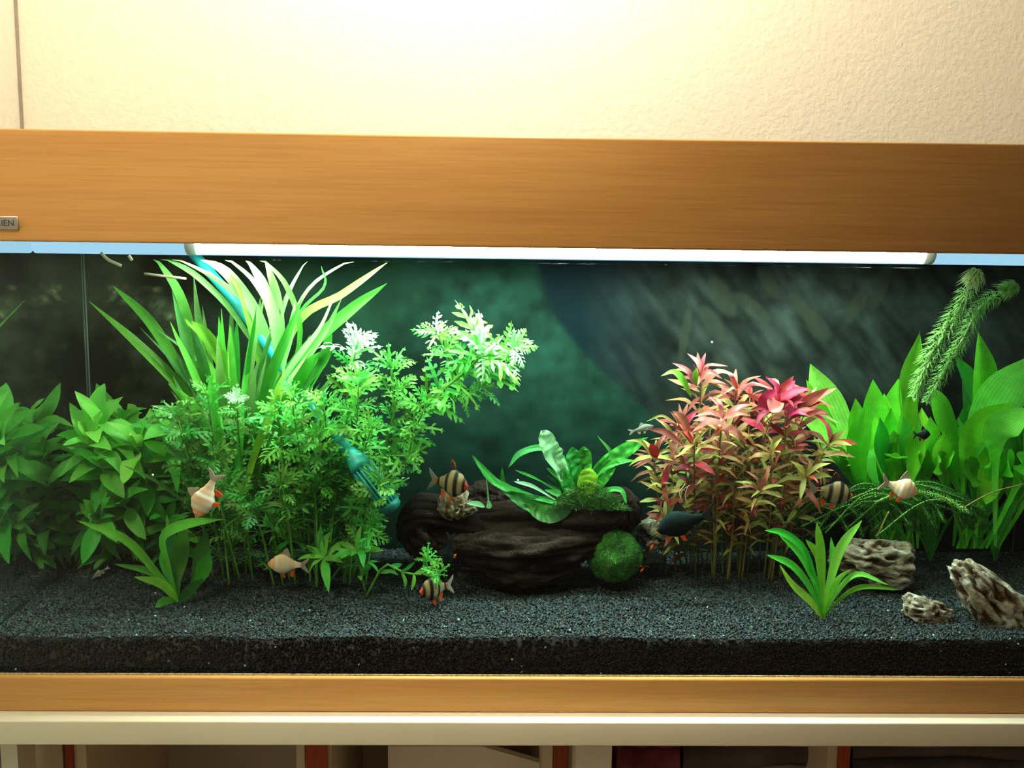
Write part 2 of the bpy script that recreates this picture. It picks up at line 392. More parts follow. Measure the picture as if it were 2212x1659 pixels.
# sheet of card standing in the middle bay, cut slanting
Yc = .12
pts = [P(830, 1700, Yc), P(838, 1612, Yc), P(1040, 1612, Yc), P(1172, 1650, Yc), P(1172, 1700, Yc)]
v = pts + [p + Vector((0, .012, 0)) for p in pts]
v = [Vector(p) for p in v]; 
for k in (0, 4, 5, 9): v[k].z = -.585
v[0].x = v[5].x = v[1].x; n5 = 5
f = [tuple(range(5)), tuple(range(5, 10))[::-1]] + [(i, 5 + i, 5 + (i + 1) % 5, (i + 1) % 5) for i in range(5)]
single('card_sheet', v, f, M['paper'], 'pale card with a slanting top edge in the middle bay of the shelf unit', 'card', smooth=False)
def cloth_stack(name, px0, px1, Y, mats, label):
    t = thing(name, ((xat(px0, Y) + xat(px1, Y)) / 2, Y + .05, -.585), label, 'cloth')
    x0, x1 = xat(px0, Y), xat(px1, Y); z = -.585; i = 0
    while z < -.062:
        h = rnd(.02, .04)
        n = 14; V = []; Fc = []
        for a in range(n):
            u = a / (n - 1); x = x0 + (x1 - x0) * u
            dz = .006 * noise.noise(Vector((u * 4, i * 3.1, 1))); dy = .012 * noise.noise(Vector((u * 3, i * 5.1, 4)))
            for (yy, zz) in ((Y + dy + .005, z + dz), (Y + dy, z + h * .3 + dz), (Y + dy, z + h * .7 + dz), (Y + dy + .006, z + h + dz), (Y + .16, z + h + dz), (Y + .16, z + dz)):
                V.append((x, yy, zz))
        for a in range(n - 1):
            for k in range(6): Fc.append((a * 6 + k, a * 6 + (k + 1) % 6, (a + 1) * 6 + (k + 1) % 6, (a + 1) * 6 + k))
        Fc += [tuple(range(6)), tuple(range((n - 1) * 6, n * 6))[::-1]]
        part('fold', V, Fc, mats[i % len(mats)], t); z += h; i += 1
cloth_stack('folded_cloth', 1332, 1470, .09, [M['maroon']], 'folded maroon cloth beside the white middle table leg')
cloth_stack('folded_cloth', 1475, 1780, .12, [M['darkcloth'], M['greyboard']], 'dark grey folded cloths filling the bay right of the middle table leg')
cloth_stack('folded_cloth', 1845, 2330, .10, [M['darkcloth'], M['palecloth'], M['darkcloth']], 'black and grey striped cloths at the right end of the shelf unit')

# ---------------------------------------------------------------- tank
YB = .315                                    # inner back of the tank
X0 = P(186, 700, YB).x; X1 = .80
ZW = .5365                                   # water level
ZG = .60
t = thing('aquarium_tank', (0, .16, ZTT), 'long glass aquarium with a beech-coloured base frame, planted and full of water', 'aquarium')
v, f = boxvf(X0 - .008, X1 + .008, -.008, -.0005, .012, ZG); part('front_pane', v, f, M['glass'], t, smooth=False)
v, f = boxvf(X0 - .008, X0, 0, YB, .012, ZG); part('side_pane', v, f, M['mirror'], t, smooth=False)
v, f = boxvf(X1, X1 + .008, 0, YB, .012, ZG); part('side_pane', v, f, M['mirror'], t, smooth=False)
v, f = boxvf(X0 - .008, X1 + .008, YB + .0035, YB + .010, .012, ZG); part('back_pane', v, f, M['glass'], t, smooth=False)
v, f = boxvf(X0 - .008, X1 + .008, -.008, YB + .007, .0095, .012); part('bottom_pane', v, f, M['glass'], t, smooth=False)
zf = P(1106, 1462, -.012).z
v, f = boxvf(X0 - .02, X1 + .02, -.016, -.0085, ZTT, zf, .003); part('base_frame', v, f, M['wood'], t)
v, f = boxvf(X0 - .02, X0 - .0085, -.0085, YB + .02, ZTT, zf); part('base_frame', v, f, M['wood'], t, smooth=False)
v, f = boxvf(X0 - .008, X1 + .008, YB + .0105, YB + .02, ZTT, zf); part('base_frame', v, f, M['wood'], t, smooth=False)
sv, sf = tube([(X0 + .0015, YB - .0015, .09), (X0 + .0015, YB - .0015, ZG)], .0012, 6); part('silicone_seam', sv, sf, simple('silicone', (.14, .16, .15), .5), t)
# thin bright edge of the pane in the frame groove
v, f = boxvf(X0, X1, -.0095, -.0082, zf - .001, zf + .0012); part('sealant_line', v, f, simple('sealant', (.45, .36, .22), .6, nscale=300, noise_amt=.5), t, smooth=False)

# hood
zh0 = P(1106, 535, -.018).z; zh1 = P(1106, 294, -.018).z
h = thing('aquarium_hood', (0, .16, zh0), 'beech-coloured hood with a metal badge covering the top of the aquarium', 'hood')
v, f = boxvf(X0 - .022, X1 + .022, -.018, -.009, zh0, zh1, .0028); part('front_panel', v, f, M['wood'], h)
v, f = boxvf(X0 - .022, X0 - .010, -.009, YB + .03, zh0, zh1); part('side_panel', v, f, M['wood'], h, smooth=False)
v, f = boxvf(X1 + .010, X1 + .022, -.009, YB + .03, zh0, zh1); part('side_panel', v, f, M['wood'], h, smooth=False)
v, f = boxvf(X0 - .010, X1 + .010, YB + .018, YB + .03, zh0, zh1); part('back_panel', v, f, M['black'], h, smooth=False)
v, f = boxvf(X0 - .010, X1 + .010, -.009, YB + .018, zh1 - .012, zh1 - .004); part('lid_panel', v, f, M['black'], h, smooth=False)
a = P(38, 468, -.019); b = P(38, 497, -.019)
bx1 = a.x; bx0 = bx1 - .085
v, f = boxvf(bx0, bx1, -.0205, -.018, b.z, a.z, .0008)
bd = part('badge', v, f, M['metal'], h); bd['label'] = 'small silver metal badge with dark capital letters'
tcv = bpy.data.curves.new('lettering', 'FONT'); tcv.body = 'AQUARIEN'; tcv.size = .0095; tcv.extrude = .0002; tcv.align_x = 'RIGHT'; tcv.align_y = 'CENTER'
tmp = bpy.data.objects.new('lettering', tcv); COL.objects.link(tmp); bpy.context.view_layer.update()
dg = bpy.context.evaluated_depsgraph_get(); me = bpy.data.meshes.new_from_object(tmp.evaluated_get(dg)); bpy.data.objects.remove(tmp)
me.materials.clear(); me.materials.append(M['ink'])
lo = link('lettering', me, bd, Matrix.Translation(Vector((bx1 - .003, -.0209, (a.z + b.z) / 2)) - h.location) @ Matrix.Rotation(R(90), 4, 'X'))
lo['label'] = 'dark capital letters on the badge'

# light bar
xa, xb = P(425, 548, .12).x, P(1990, 555, .12).x
lb = thing('light_bar', (0, .12, .545), 'fluorescent light bar glowing white in the gap under the hood', 'light')
v, f = boxvf(X0 + .002, X1 - .002, .07, .20, .575, .592); part('housing', v, f, M['hoodwhite'], lb, smooth=False)
v, f = tube([(xa, .105, .5555), (xb, .105, .5555)], .013, 16); part('tube', v, f, M['tube'], lb)
v, f = tube([(X0 + .004, .165, .5545), (X1 - .03, .165, .5545)], .0135, 16); e = part('tube', v, f, M['blueglow'], lb); e['label'] = 'added bluish glow strip behind the white tube, for the lit gap ends'  # added emitter: imitates glass and water edges lit by the white tube
for q in (xa, xb):
    v, f = tube([(q - .006, .105, .5555), (q + .006, .105, .5555)], .0145, 16); e = part('end_cap', v, f, M['hoodwhite'], lb)
for q in (X1 - .03,):
    v, f = tube([(q - .01, .165, .5555), (q + .01, .165, .5555)], .0145, 16); e = part('end_cap', v, f, M['hoodwhite'], lb)  # closes off the added glow strip
# water
v, f = boxvf(X0 + .0005, X1 - .0005, 0, YB + .003, .05, ZW)
o = single('water', v, f, M['water'], 'clear greenish water filling the aquarium', 'water', smooth=False)

# ---------------------------------------------------------------- printed background behind the tank
def poster():
    nx, nz = 420, 190
    z0, z1 = .05, .60
    A = P(0, 570, YB); px_of = lambda x, z: None
    xs = np.linspace(X0 - .0, X1, nx); zs = np.linspace(z0, z1, nz)
    inv = MROT.transposed()
    verts = []; cols = []
    lv = [(1625, 665, 50, 16, 38), (1735, 668, 46, 15, 50), (1765, 705, 40, 20, 50), (1560, 640, 50, 20, 60), (1540, 700, 44, 18, 60), (1820, 590, 36, 18, 70), (1660, 610, 40, 16, 60),
          (1850, 660, 46, 14, 120), (1580, 820, 60, 16, 55), (1690, 830, 50, 14, 55), (1480, 720, 60, 10, 100), (1900, 620, 50, 16, 110)]
    peb = [(random.uniform(225, 400), random.uniform(620, 690), random.uniform(6, 12)) for _ in range(34)]
    for z in zs:
        for x in xs:
            d = inv @ (Vector((x, YB, z)) - CAMP)
            px = 1106 + F * d.x / -d.z; py = 829.5 - F * d.y / -d.z
            n1 = noise.fractal(Vector((px / 140, py / 110, 1)), 1, 2, 4); n2 = noise.fractal(Vector((px / 40, py / 40, 7)), 1, 2, 3)
            # tree trunk with its root flare, right edge curving out downwards
            edge = 1160 + 22 * max(0, (py - 560) / 100) + max(0, py - 640) ** 1.55 * .033
            ledge = 905 - max(0, py - 560) * .12
            tr = 1 / (1 + math.exp(-(edge - px) / 3)) * (1 / (1 + math.exp(-(px - ledge) / 30)))
            trunk = Vector((.042, .160, .115)) * (1 + .5 * n2 + .5 * n1)
            bark = .94 + .06 * math.sin(py / 6 + 3 * noise.noise(Vector((px / 60, py / 60, 2))) + px / 45)
            trunk *= bark
            gap = Vector((.012, .046, .066)) * (1 + .35 * n1)
            rockc = Vector((.075, .100, .092)) * max(.35, 1 + .7 * n1 + .4 * n2)
            sk = noise.fractal(Vector(((px * .8 - py * .55) / 26, (px * .55 + py * .8) / 130, 5)), 1, 2, 3)
            rockc = rockc * max(.3, 1 + 1.0 * sk)
            rmix = min(1, max(0, (px - 1250 - (py - 560) * .0) / 230))
            hump = 1 / (1 + math.exp(((1470 - px) * .75 + (820 - py)) / 22)) if px < 1500 else 1
            right = gap.lerp(rockc, rmix if py < 780 else max(rmix, hump * .8))
            leftc = Vector((.050, .075, .045)) * (1 + .9 * n1 + .4 * n2)
            if px < 420:
                leftc = Vector((.17, .19, .11)) * max(.25, 1 + 1.7 * n1 + .8 * n2)
                for (cx, cy, r) in peb:
                    if (px - cx) ** 2 + (py - cy) ** 2 * 1.6 < r * r: leftc = leftc * 1.8
            lm = min(1, max(0, (px - 420) / 330)); lgreen = Vector((.030, .110, .065)) * (1 + .8 * n1)
            leftc = leftc.lerp(lgreen, lm)
            colr = right if px > edge - 30 else leftc
            colr = colr.lerp(trunk, tr)
            for (cx, cy, ra, rb, ang) in lv:  # printed leaves

                dx, dy = px - cx, py - cy; ca, sa = math.cos(R(ang)), math.sin(R(ang))
                u = (dx * ca + dy * sa) / ra; q = (-dx * sa + dy * ca) / rb
                rr = u * u + q * q
                if rr < 1.3: colr = colr.lerp(Vector((.13, .16, .11)), .65 * min(1, max(0, (1.3 - rr) * 2)))
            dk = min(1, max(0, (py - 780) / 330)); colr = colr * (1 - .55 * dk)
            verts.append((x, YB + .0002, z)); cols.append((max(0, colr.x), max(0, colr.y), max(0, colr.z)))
    faces = [(j * nx + i, j * nx + i + 1, (j + 1) * nx + i + 1, (j + 1) * nx + i) for j in range(nz - 1) for i in range(nx - 1)]
    n = len(verts)
    verts += [(X0, YB + .0012, z0), (X1, YB + .0012, z0), (X1, YB + .0012, z1), (X0, YB + .0012, z1)]
    cols += [(.5, .5, .5)] * 4; faces.append((n + 3, n + 2, n + 1, n))
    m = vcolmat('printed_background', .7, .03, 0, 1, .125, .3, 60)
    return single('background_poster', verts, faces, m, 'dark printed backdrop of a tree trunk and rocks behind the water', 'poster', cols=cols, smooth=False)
poster()

# ---------------------------------------------------------------- gravel
def gravel():
    nx, ny = 260, 80
    xs = np.linspace(X0 + .001, X1 - .001, nx); ys = np.linspace(.0034, YB - .001, ny)
    V = []; C = []
    dark = (.004, .0055, .007)
    for y in ys:
        for x in xs: V.append((x, y, gz(x, y) - .0012)); C.append(dark)
    Fc = [(j * nx + i, j * nx + i + 1, (j + 1) * nx + i + 1, (j + 1) * nx + i) for j in range(ny - 1) for i in range(nx - 1)]
    # front skirt and bottom
    b0 = len(V)
    for x in xs: V.append((x, .0034, .0125)); C.append(dark)
    Fc += [(b0 + i, b0 + i + 1, i + 1, i) for i in range(nx - 1)]
    V = np.array(V, dtype=np.float32); C = np.array(C, dtype=np.float32)
    # grains: octahedra
    oct_v = np.array([(1, 0, 0), (-1, 0, 0), (0, 1, 0), (0, -1, 0), (0, 0, 1), (0, 0, -1)], dtype=np.float32)
    oct_f = np.array([(0, 2, 4), (2, 1, 4), (1, 3, 4), (3, 0, 4), (2, 0, 5), (1, 2, 5), (3, 1, 5), (0, 3, 5)], dtype=np.int32)
    nt = 88000; nf = 20000
    gx = np.random.uniform(X0 + .002, X1 - .002, nt + nf); gy = np.random.uniform(.0015, YB - .002, nt + nf) ** 1.0
    gy[nt:] = np.random.uniform(.0016, .0026, nf)
    gyz = np.empty(nt + nf)
    for i in range(nt + nf): gyz[i] = gz(gx[i], gy[i])
    gyz[:nt] += np.random.uniform(-.0006, .0010, nt)
    gyz[nt:] = np.random.uniform(0, 1, nf) * (gyz[nt:] - .016) + .014
    sz = np.random.uniform(.0012, .0021, nt + nf)
    q = np.random.normal(size=(nt + nf, 4)); q /= np.linalg.norm(q, axis=1)[:, None]
    a, b, c, d = q.T
    Rm = np.stack([a*a+b*b-c*c-d*d, 2*(b*c-a*d), 2*(b*d+a*c), 2*(b*c+a*d), a*a-b*b+c*c-d*d, 2*(c*d-a*b), 2*(b*d-a*c), 2*(c*d+a*b), a*a-b*b-c*c+d*d], 1).reshape(-1, 3, 3)
    st = np.random.uniform(.7, 1.25, (nt + nf, 1, 3))
    gv = np.einsum('nij,nkj->nki', Rm, oct_v[None] * st) * sz[:, None, None] + np.stack([gx, gy, gyz], 1)[:, None, :]
    gv[:, :, 1] = np.maximum(gv[:, :, 1], .0006)
    tone = np.random.lognormal(0, .6, nt + nf) * .030
    tone[nt:] *= .22  # front cross-section kept dark: its shade is painted into the grain colour
    tone[np.random.rand(nt + nf) < .0018] = .6
    base = np.stack([tone * .62, tone * 1.02, tone * 1.30], 1)
    warm = np.random.rand(nt + nf) < .18; base[warm] = np.stack([tone * 1.05, tone, tone * .8], 1)[warm]
    gc = np.repeat(base, 6, axis=0)
    gf = (oct_f[None] + (np.arange(nt + nf) * 6)[:, None, None] + len(V)).reshape(-1, 3)
    AV = np.concatenate([V, gv.reshape(-1, 3)]); AC = np.concatenate([C, gc])
    me = bpy.data.meshes.new('gravel')
    me.vertices.add(len(AV)); me.vertices.foreach_set('co', AV.astype(np.float32).ravel())
    quads = np.array(Fc, dtype=np.int32)
    loops = np.concatenate([quads.ravel(), gf.ravel().astype(np.int32)])
    me.loops.add(len(loops)); me.loops.foreach_set('vertex_index', loops)
    npol = len(quads) + len(gf); me.polygons.add(npol)
    ls = np.concatenate([np.arange(len(quads)) * 4, len(quads) * 4 + np.arange(len(gf)) * 3]).astype(np.int32)
    me.polygons.foreach_set('loop_start', ls)
    me.update(calc_edges=True); me.validate()
    ca = me.color_attributes.new('Col', 'FLOAT_COLOR', 'POINT')
    cc = np.ones((len(AV), 4), dtype=np.float32); cc[:, :3] = AC; ca.data.foreach_set('color', cc.ravel())
    me.materials.append(vcolmat('gravel_grain', .5, .3, 0, 1, 1.0, .2, 40))
    o = link('gravel', me); tag(o, 'bed of fine black gravel on the aquarium floor', 'gravel', kind='stuff')
gravel()

# ---------------------------------------------------------------- leaf meshes
def p_sword(t):
    if t < .35: return .10 + .12 * t / .35
    if t < .72: k = (t - .35) / .37; return .22 + .78 * math.sin(k * math.pi / 2) ** 1.1
    k = (t - .72) / .28; return max(.01, (1 - k ** 2.0) * (1 - .25 * k * k))
def p_strap(t):
    if t < .6: k = t / .6; return .34 + .66 * k * k * (3 - 2 * k)
    k = (t - .6) / .4; return max(.02, 1 - k ** 2.6)
PROF = {
    'strap': p_strap, 'sword': p_sword,
    'lance': lambda t: max(.04, math.sin(math.pi * t ** .85) ** .8) if t < .99 else .02,
    'spat': lambda t: .10 + .9 * max(0, math.sin(math.pi * min(1, t ** 1.8) * .98)),
    'tongue': lambda t: min(1, .25 + t * 1.3) * (1 - max(0, (t - .75) / .25) ** 3),
}
def ribbon(pts, width, prof='strap', hint=Vector((0, -1, .3)), fold=.22, n=14, wave=0, twist=0, serr=0, across=4, wf=13, crinkle=0):
    """leaf blade along a curve; returns verts, faces, uvs"""
    cs = curve(pts, n); V = []; Fc = []; U = []; ph = rnd(0, 6)
    for i, c in enumerate(cs):
        t = i / (n - 1)
        T = (cs[min(i + 1, n - 1)] - cs[max(i - 1, 0)]).normalized()
        s = T.cross(hint)
        if s.length < 1e-4: s = T.cross(Vector((1, 0, 0)))
        s.normalize()
        if twist: s = Matrix.Rotation(twist * t, 3, T) @ s
        nn = s.cross(T).normalized()
        wv = max(.0001, width * .5 * PROF[prof](t))
        if serr: wv *= 1 + serr * math.sin(i * math.pi)
        for k in range(across + 1):
            u = -1 + 2 * k / across
            off = nn * (-fold * wv * (1 - abs(u)) ) + nn * (wave * width * math.sin(ph + t * wf + (2.2 if u > 0 else 0)) * abs(u))
            if crinkle: off = off + nn * (crinkle * width * noise.noise(Vector((ph * 3 + u * 1.3, t * 17, ph))))
            V.append(c + s * (u * wv) + off); U.append((u, t))
    m = across + 1
    for i in range(n - 1):
        for k in range(across): Fc.append((i * m + k, i * m + k + 1, (i + 1) * m + k + 1, (i + 1) * m + k))
    return V, Fc, U
def hintvec(spread=.5, up=.5):
    return Vector((rnd(-spread, spread), -1, up + rnd(-spread, spread))).normalized()
def blade(root, pxs, width, mat, Y0, Y1, prof='strap', name='leaf', **k):
    """leaf given by seen positions from base to tip, depth running from Y0 to Y1"""
    m = len(pxs)
    pts = [P(x, y, Y0 + (Y1 - Y0) * i / (m - 1)) for i, (x, y) in enumerate(pxs)]
    if 'hint' not in k: k['hint'] = hintvec(.45, .45)
    v, f, u = ribbon(pts, width * mpp((Y0 + Y1) / 2), prof, **k)
    for p in v:
        p.y = min(max(p.y, .004), YB - .004); p.x = max(p.x, X0 + .002); p.z = min(p.z, ZW - .0015)
    return part(name, v, f, mat, root, uvs=u)

# shared leaf shapes along +X, normal +Z, length 1
def lance_mesh(name, mat, w=.2, droop=.25, wave=.03):
    pts = [(0, 0, 0), (.35, 0, .10), (.7, 0, .06), (1, 0, -droop)]
    v, f, u = ribbon(pts, w, 'lance', hint=Vector((0, 0, 1)), n=9, across=2, wave=wave, fold=.3)
    return mesh(name, v, f, mat, uvs=u)
def lacy_mesh(name, mat, lobes=6, w=.42, droop=.15, lw=.075):
    V = []; Fc = []; U = []
    def z_at(x): return .12 * math.sin(x * 2.2) - droop * x * x
    def add(pts, w0, prof):
        v, f, u = ribbon(pts, w0, prof, hint=Vector((0, 0, 1)), n=5, across=2, fold=.2)
        o = len(V); V.extend(v); Fc.extend([tuple(i + o for i in q) for q in f]); U.extend(u)
    add([(0, 0, 0), (.35, 0, z_at(.35)), (.7, 0, z_at(.7)), (1, 0, z_at(1))], lw * 1.3, 'lance')
    for i in range(lobes):
        x = .18 + .68 * i / (lobes - 1)
        L = w * (math.sin(math.pi * (.22 + .68 * i / (lobes - 1)))) * rnd(.8, 1.1)
        for sgn in (-1, 1):
            ex, ey = x + L * .55, sgn * L * .8
            add([(x - .02, 0, z_at(x)), (x + L * .22, sgn * L * .42, z_at(x) + .02), (ex, ey, z_at(ex) - .03 + rnd(-.03, .03))], lw * rnd(.9, 1.3), 'spat')
    return mesh(name, V, Fc, mat, uvs=U)
def variants(fn, name, mat, n, **k): return [fn(name, mat, **k) for _ in range(n)]
LM = {}
for key in ('lacy', 'lacylit', 'lacydull'):
    LM[key] = [lacy_mesh('leaf', M[key], lobes=random.choice((3, 4, 5)), w=rnd(.28, .42), droop=rnd(-.1, .5), lw=rnd(.075, .10)) for _ in range(8)]
    LM[key + '_thin'] = [lacy_mesh('leaf', M[key], lobes=random.choice((3, 4)), w=rnd(.35, .6), droop=rnd(-.1, .5), lw=.036) for _ in range(6)]
for key, w in (('bush', .32), ('bushlit', .36), ('bushdull', .32), ('red', .24), ('crimson', .28), ('pink', .22), ('salmon', .19), ('olive', .19), ('olivebrown', .18), ('lacydull_l', .25), ('lacy_l', .26)):
    LM[key if key in M else key] = [lance_mesh('leaf', M[key.replace('_l', '')] , w=w * rnd(.8, 1.2), droop=rnd(-.05, .5), wave=rnd(.01, .08)) for _ in range(6)]

def basis(X, Zhint):
    X = X.normalized(); Y = Zhint.cross(X)
    if Y.length < 1e-3: Y = Vector((0, 1, 0)).cross(X)
    Y.normalize(); Z = X.cross(Y)
    return Matrix((X, Y, Z)).transposed()
def clampleaf(pos, d, L):
    """keep a leaf inside the tank"""
    e = pos + d * L
    if e.x < X0 + .004: d.x = max(d.x, (X0 + .004 - pos.x) / L)
    if e.y < .006: d.y = max(d.y, (.006 - pos.y) / L)
    if e.y > YB - .006: d.y = min(d.y, (YB - .006 - pos.y) / L)
    if e.z > ZW - .004: d.z = min(d.z, (ZW - .004 - pos.z) / L)
    return d.normalized()
def stem_plant(root, pts, choose, spacing, leaflen, per=2, elev=(25, 55), start=.12, tipn=6, stemr=.0012, stemmat='stemgreen', tipelev=(45, 80), tiplen=1.0, facecam=.3):
    """stem with whorls of leaves; choose(t) gives the key of the leaf kind"""
    ln = sum((Vector(pts[i + 1]) - Vector(pts[i])).length for i in range(len(pts) - 1))
    n = max(8, int(ln / .012)); cs = curve(pts, n)
    for p in cs: p.y = min(max(p.y, .008), YB - .008)
    v, f = tube(cs, [stemr * (1.15 - .5 * i / (n - 1)) for i in range(n)], 6)
    part('stem', v, f, M[stemmat], root)
    off = root.location
    nodes = max(2, int(ln * (1 - start) / spacing)); az = rnd(0, 6.28)
    def leafat(c, T, a, el, L, key):
        s = T.cross(Vector((0, 1, 0)));
        if s.length < .1: s = T.cross(Vector((1, 0, 0)))
        s.normalize(); u = T.cross(s)
        side = s * math.cos(a) + u * math.sin(a)
        side.y *= .65
        d = side * math.cos(R(el)) + T * math.sin(R(el)); d.normalize()
        d = clampleaf(c, d, L)
        nrm = (T * .8 + Vector((rnd(-.5, .5), -facecam + rnd(-.4, .4), .35)) - side * .2)
        B = basis(d, nrm)
        me = random.choice(LM[key])
        link('leaf', me, root, Matrix.Translation(c - off) @ (B.to_4x4()) @ Matrix.Diagonal((L, L * rnd(.85, 1.15), L, 1)))
    for k in range(nodes):
        t = start + (1 - start) * (k + .5) / nodes
        x = t * (n - 1); i = min(int(x), n - 2); c = cs[i].lerp(cs[i + 1], x - i); T = (cs[i + 1] - cs[i]).normalized()
        az += math.pi / 2 + rnd(-.3, .3)
        for j in range(per):
            leafat(c, T, az + j * 2 * math.pi / per + rnd(-.35, .35), rnd(*elev), leaflen * rnd(.75, 1.15) * (.75 + .3 * t), choose(t))
    c = cs[-1]; T = (cs[-1] - cs[-3]).normalized()
    for j in range(tipn):
        leafat(c, T, j * 2 * math.pi / tipn + rnd(-.3, .3), rnd(*tipelev), leaflen * tiplen * rnd(.55, 1.0), choose(1.0))

# ---------------------------------------------------------------- tall strap-leaved plant (left)
def strap_plant():
    b = G(505, 1172)
    t = thing('strap_leaf_plant', b, 'tall plant with long strap leaves fanning to the water surface on the left', 'plant')
    D = [  # points base -> tip, width, material, Y base, Y tip
        ([(500, 1165), (470, 980), (400, 850), (300, 745), (192, 650)], 25, 'strap', .26, .225),
        ([(505, 1165), (470, 940), (385, 790), (320, 690), (243, 617)], 25, 'strap', .26, .21),
        ([(505, 1160), (470, 900), (420, 740), (385, 630), (330, 550)], 22, 'strap', .26, .20),
        ([(515, 1160), (590, 860), (520, 700), (430, 600), (345, 552)], 19, 'straplit', .24, .12),
        ([(515, 1160), (610, 850), (560, 690), (470, 605), (370, 553)], 17, 'straplit', .26, .14),
        ([(515, 1160), (560, 860), (570, 720), (500, 600), (432, 556)], 32, 'straplit', .25, .13),
        ([(515, 1160), (590, 850), (590, 700), (550, 610), (485, 553)], 17, 'straplit', .25, .13),
        ([(515, 1160), (595, 860), (598, 720), (570, 620), (530, 556)], 34, 'straplit', .22, .11),
        ([(520, 1160), (605, 870), (605, 720), (598, 640), (572, 558)], 30, 'straplit', .24, .12),
        ([(520, 1160), (585, 900), (560, 760), (530, 650), (495, 590)], 28, 'strap', .24, .15),
        ([(520, 1160), (580, 880), (595, 740), (620, 640), (665, 556)], 17, 'straplit', .25, .16),
        ([(520, 1160), (570, 880), (620, 720), (670, 620), (765, 556)], 13, 'straplit', .27, .17),
        ([(520, 1160), (570, 900), (640, 700), (740, 635), (837, 566)], 19, 'strap', .23, .15),
        ([(520, 1160), (560, 930), (640, 780), (750, 675), (836, 612)], 26, 'strap', .22, .13),
        ([(520, 1160), (575, 900), (630, 790), (690, 710), (722, 640)], 28, 'straplit', .20, .11),
        ([(520, 1160), (580, 930), (640, 810), (700, 720), (738, 645)], 16, 'straplit', .22, .14),
        ([(520, 1160), (580, 940), (600, 820), (625, 730), (638, 648)], 28, 'straplit', .22, .15),
        ([(520, 1160), (600, 930), (660, 820), (700, 770), (716, 690)], 28, 'strap', .24, .17),
        ([(530, 1160), (600, 900), (648, 730), (620, 620), (560, 552)], 12, 'strap', .20, .14),
        ([(530, 1160), (600, 860), (640, 690), (700, 620), (694, 575)], 9, 'strap', .23, .18),
        ([(500, 1160), (470, 900), (450, 780), (430, 700), (418, 590)], 28, 'straplit', .26, .19),
        ([(505, 1160), (520, 930), (500, 830), (450, 730), (398, 690)], 30, 'yellowleaf', .20, .12),
        ([(505, 1160), (510, 930), (490, 860), (440, 780), (425, 710)], 26, 'strap', .22, .15),
        ([(505, 1160), (500, 1020), (460, 940), (420, 880), (363, 828)], 26, 'strap', .20, .12),
        ([(505, 1160), (500, 1020), (450, 930), (390, 890), (325, 876)], 20, 'strapdull', .20, .12),
        ([(505, 1160), (550, 980), (585, 900), (605, 840), (615, 795)], 34, 'yellowleaf', .17, .10),
        ([(505, 1160), (590, 960), (620, 880), (660, 800), (690, 760)], 30, 'strap', .20, .14),
        ([(500, 1165), (470, 1090), (440, 1030), (400, 990), (350, 966)], 20, 'strapdull', .20, .10),
        ([(500, 1165), (440, 1110), (380, 1070), (330, 1035), (268, 1006)], 8, 'strapdull', .20, .12),
        ([(500, 1168), (520, 1120), (560, 1098), (590, 1088), (622, 1098)], 12, 'strapdull', .19, .14),
        ([(510, 1168), (540, 1110), (560, 1060), (590, 1020), (610, 985)], 16, 'strapdull', .22, .17),
        ([(500, 1160), (490, 1060), (450, 1000), (430, 950), (425, 900)], 24, 'strapdull', .22, .16),
        ([(500, 1160), (500, 980), (470, 860), (440, 790), (325, 700)], 9, 'strapdull', .24, .20),
        ([(500, 1160), (480, 960), (430, 870), (380, 790), (300, 705)], 8, 'strapdull', .25, .22),
    ]
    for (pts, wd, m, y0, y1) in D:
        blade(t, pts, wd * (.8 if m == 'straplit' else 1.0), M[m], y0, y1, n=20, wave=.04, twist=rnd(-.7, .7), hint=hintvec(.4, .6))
    for _ in range(84):
        tx = rnd(360, 740); ty = rnd(620, 960) if tx < 680 else rnd(740, 900)
        mx = 505 + (tx - 505) * rnd(.35, .6); my = 1165 + (ty - 1165) * rnd(.5, .65)
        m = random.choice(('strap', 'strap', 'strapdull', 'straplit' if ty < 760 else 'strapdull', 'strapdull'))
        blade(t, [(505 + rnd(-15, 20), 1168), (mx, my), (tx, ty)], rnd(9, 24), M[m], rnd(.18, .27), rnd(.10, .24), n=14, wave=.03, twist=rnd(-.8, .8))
    # roots and crown
    for _ in range(26):
        x = 505 + rnd(-28, 32)
        v, f = tube(curve([P(x, 1172, .25), P(x + rnd(-6, 6), 1110, .25), P(505 + rnd(-25, 45), 1040, .24)], 6), rnd(.0006, .0014), 5)
        part('root_fibre', v, f, M['stemdark'], t)
strap_plant()

# withered bits floating at the surface
def stick(name, pxs, Y, r, mat, label, cat, group=None):
    v, f = tube(curve([P(x, y, Y) for x, y in pxs], 8), r, 6)
    return single(name, v, f, mat, label, cat, group)
stick('floating_stalk', [(218, 546), (235, 562), (262, 574)], .14, .0021, M['root'], 'short pale stalk hanging down from the surface at top left', 'stalk')
stick('floating_stalk', [(278, 552), (285, 562)], .15, .0022, M['root'], 'stub of pale stalk at the surface, right of the short one', 'stalk')
stick('floating_stalk', [(312, 591), (350, 596), (402, 602)], .14, .0016, M['root'], 'long thin withered stalk lying level below the surface', 'stalk')
for k, (pts, wd) in enumerate([([(235, 549), (300, 544), (420, 549)], 7), ([(330, 552), (400, 547), (445, 553)], 9)]):
    v, f, u = ribbon([P(x, y, .10 + .03 * k) for x, y in pts], wd * mpp(.1), 'lance', hint=Vector((0, -.4, 1)), n=10)
    for p in v: p.z = min(p.z, ZW - .0006 - .0008 * k)
    single('floating_leaf', v, f, M['straplit'], ('thin pale leaf floating on the surface at top left', 'short broad pale leaf floating at the surface beside the teal pipe')[k], 'leaf', uvs=u)

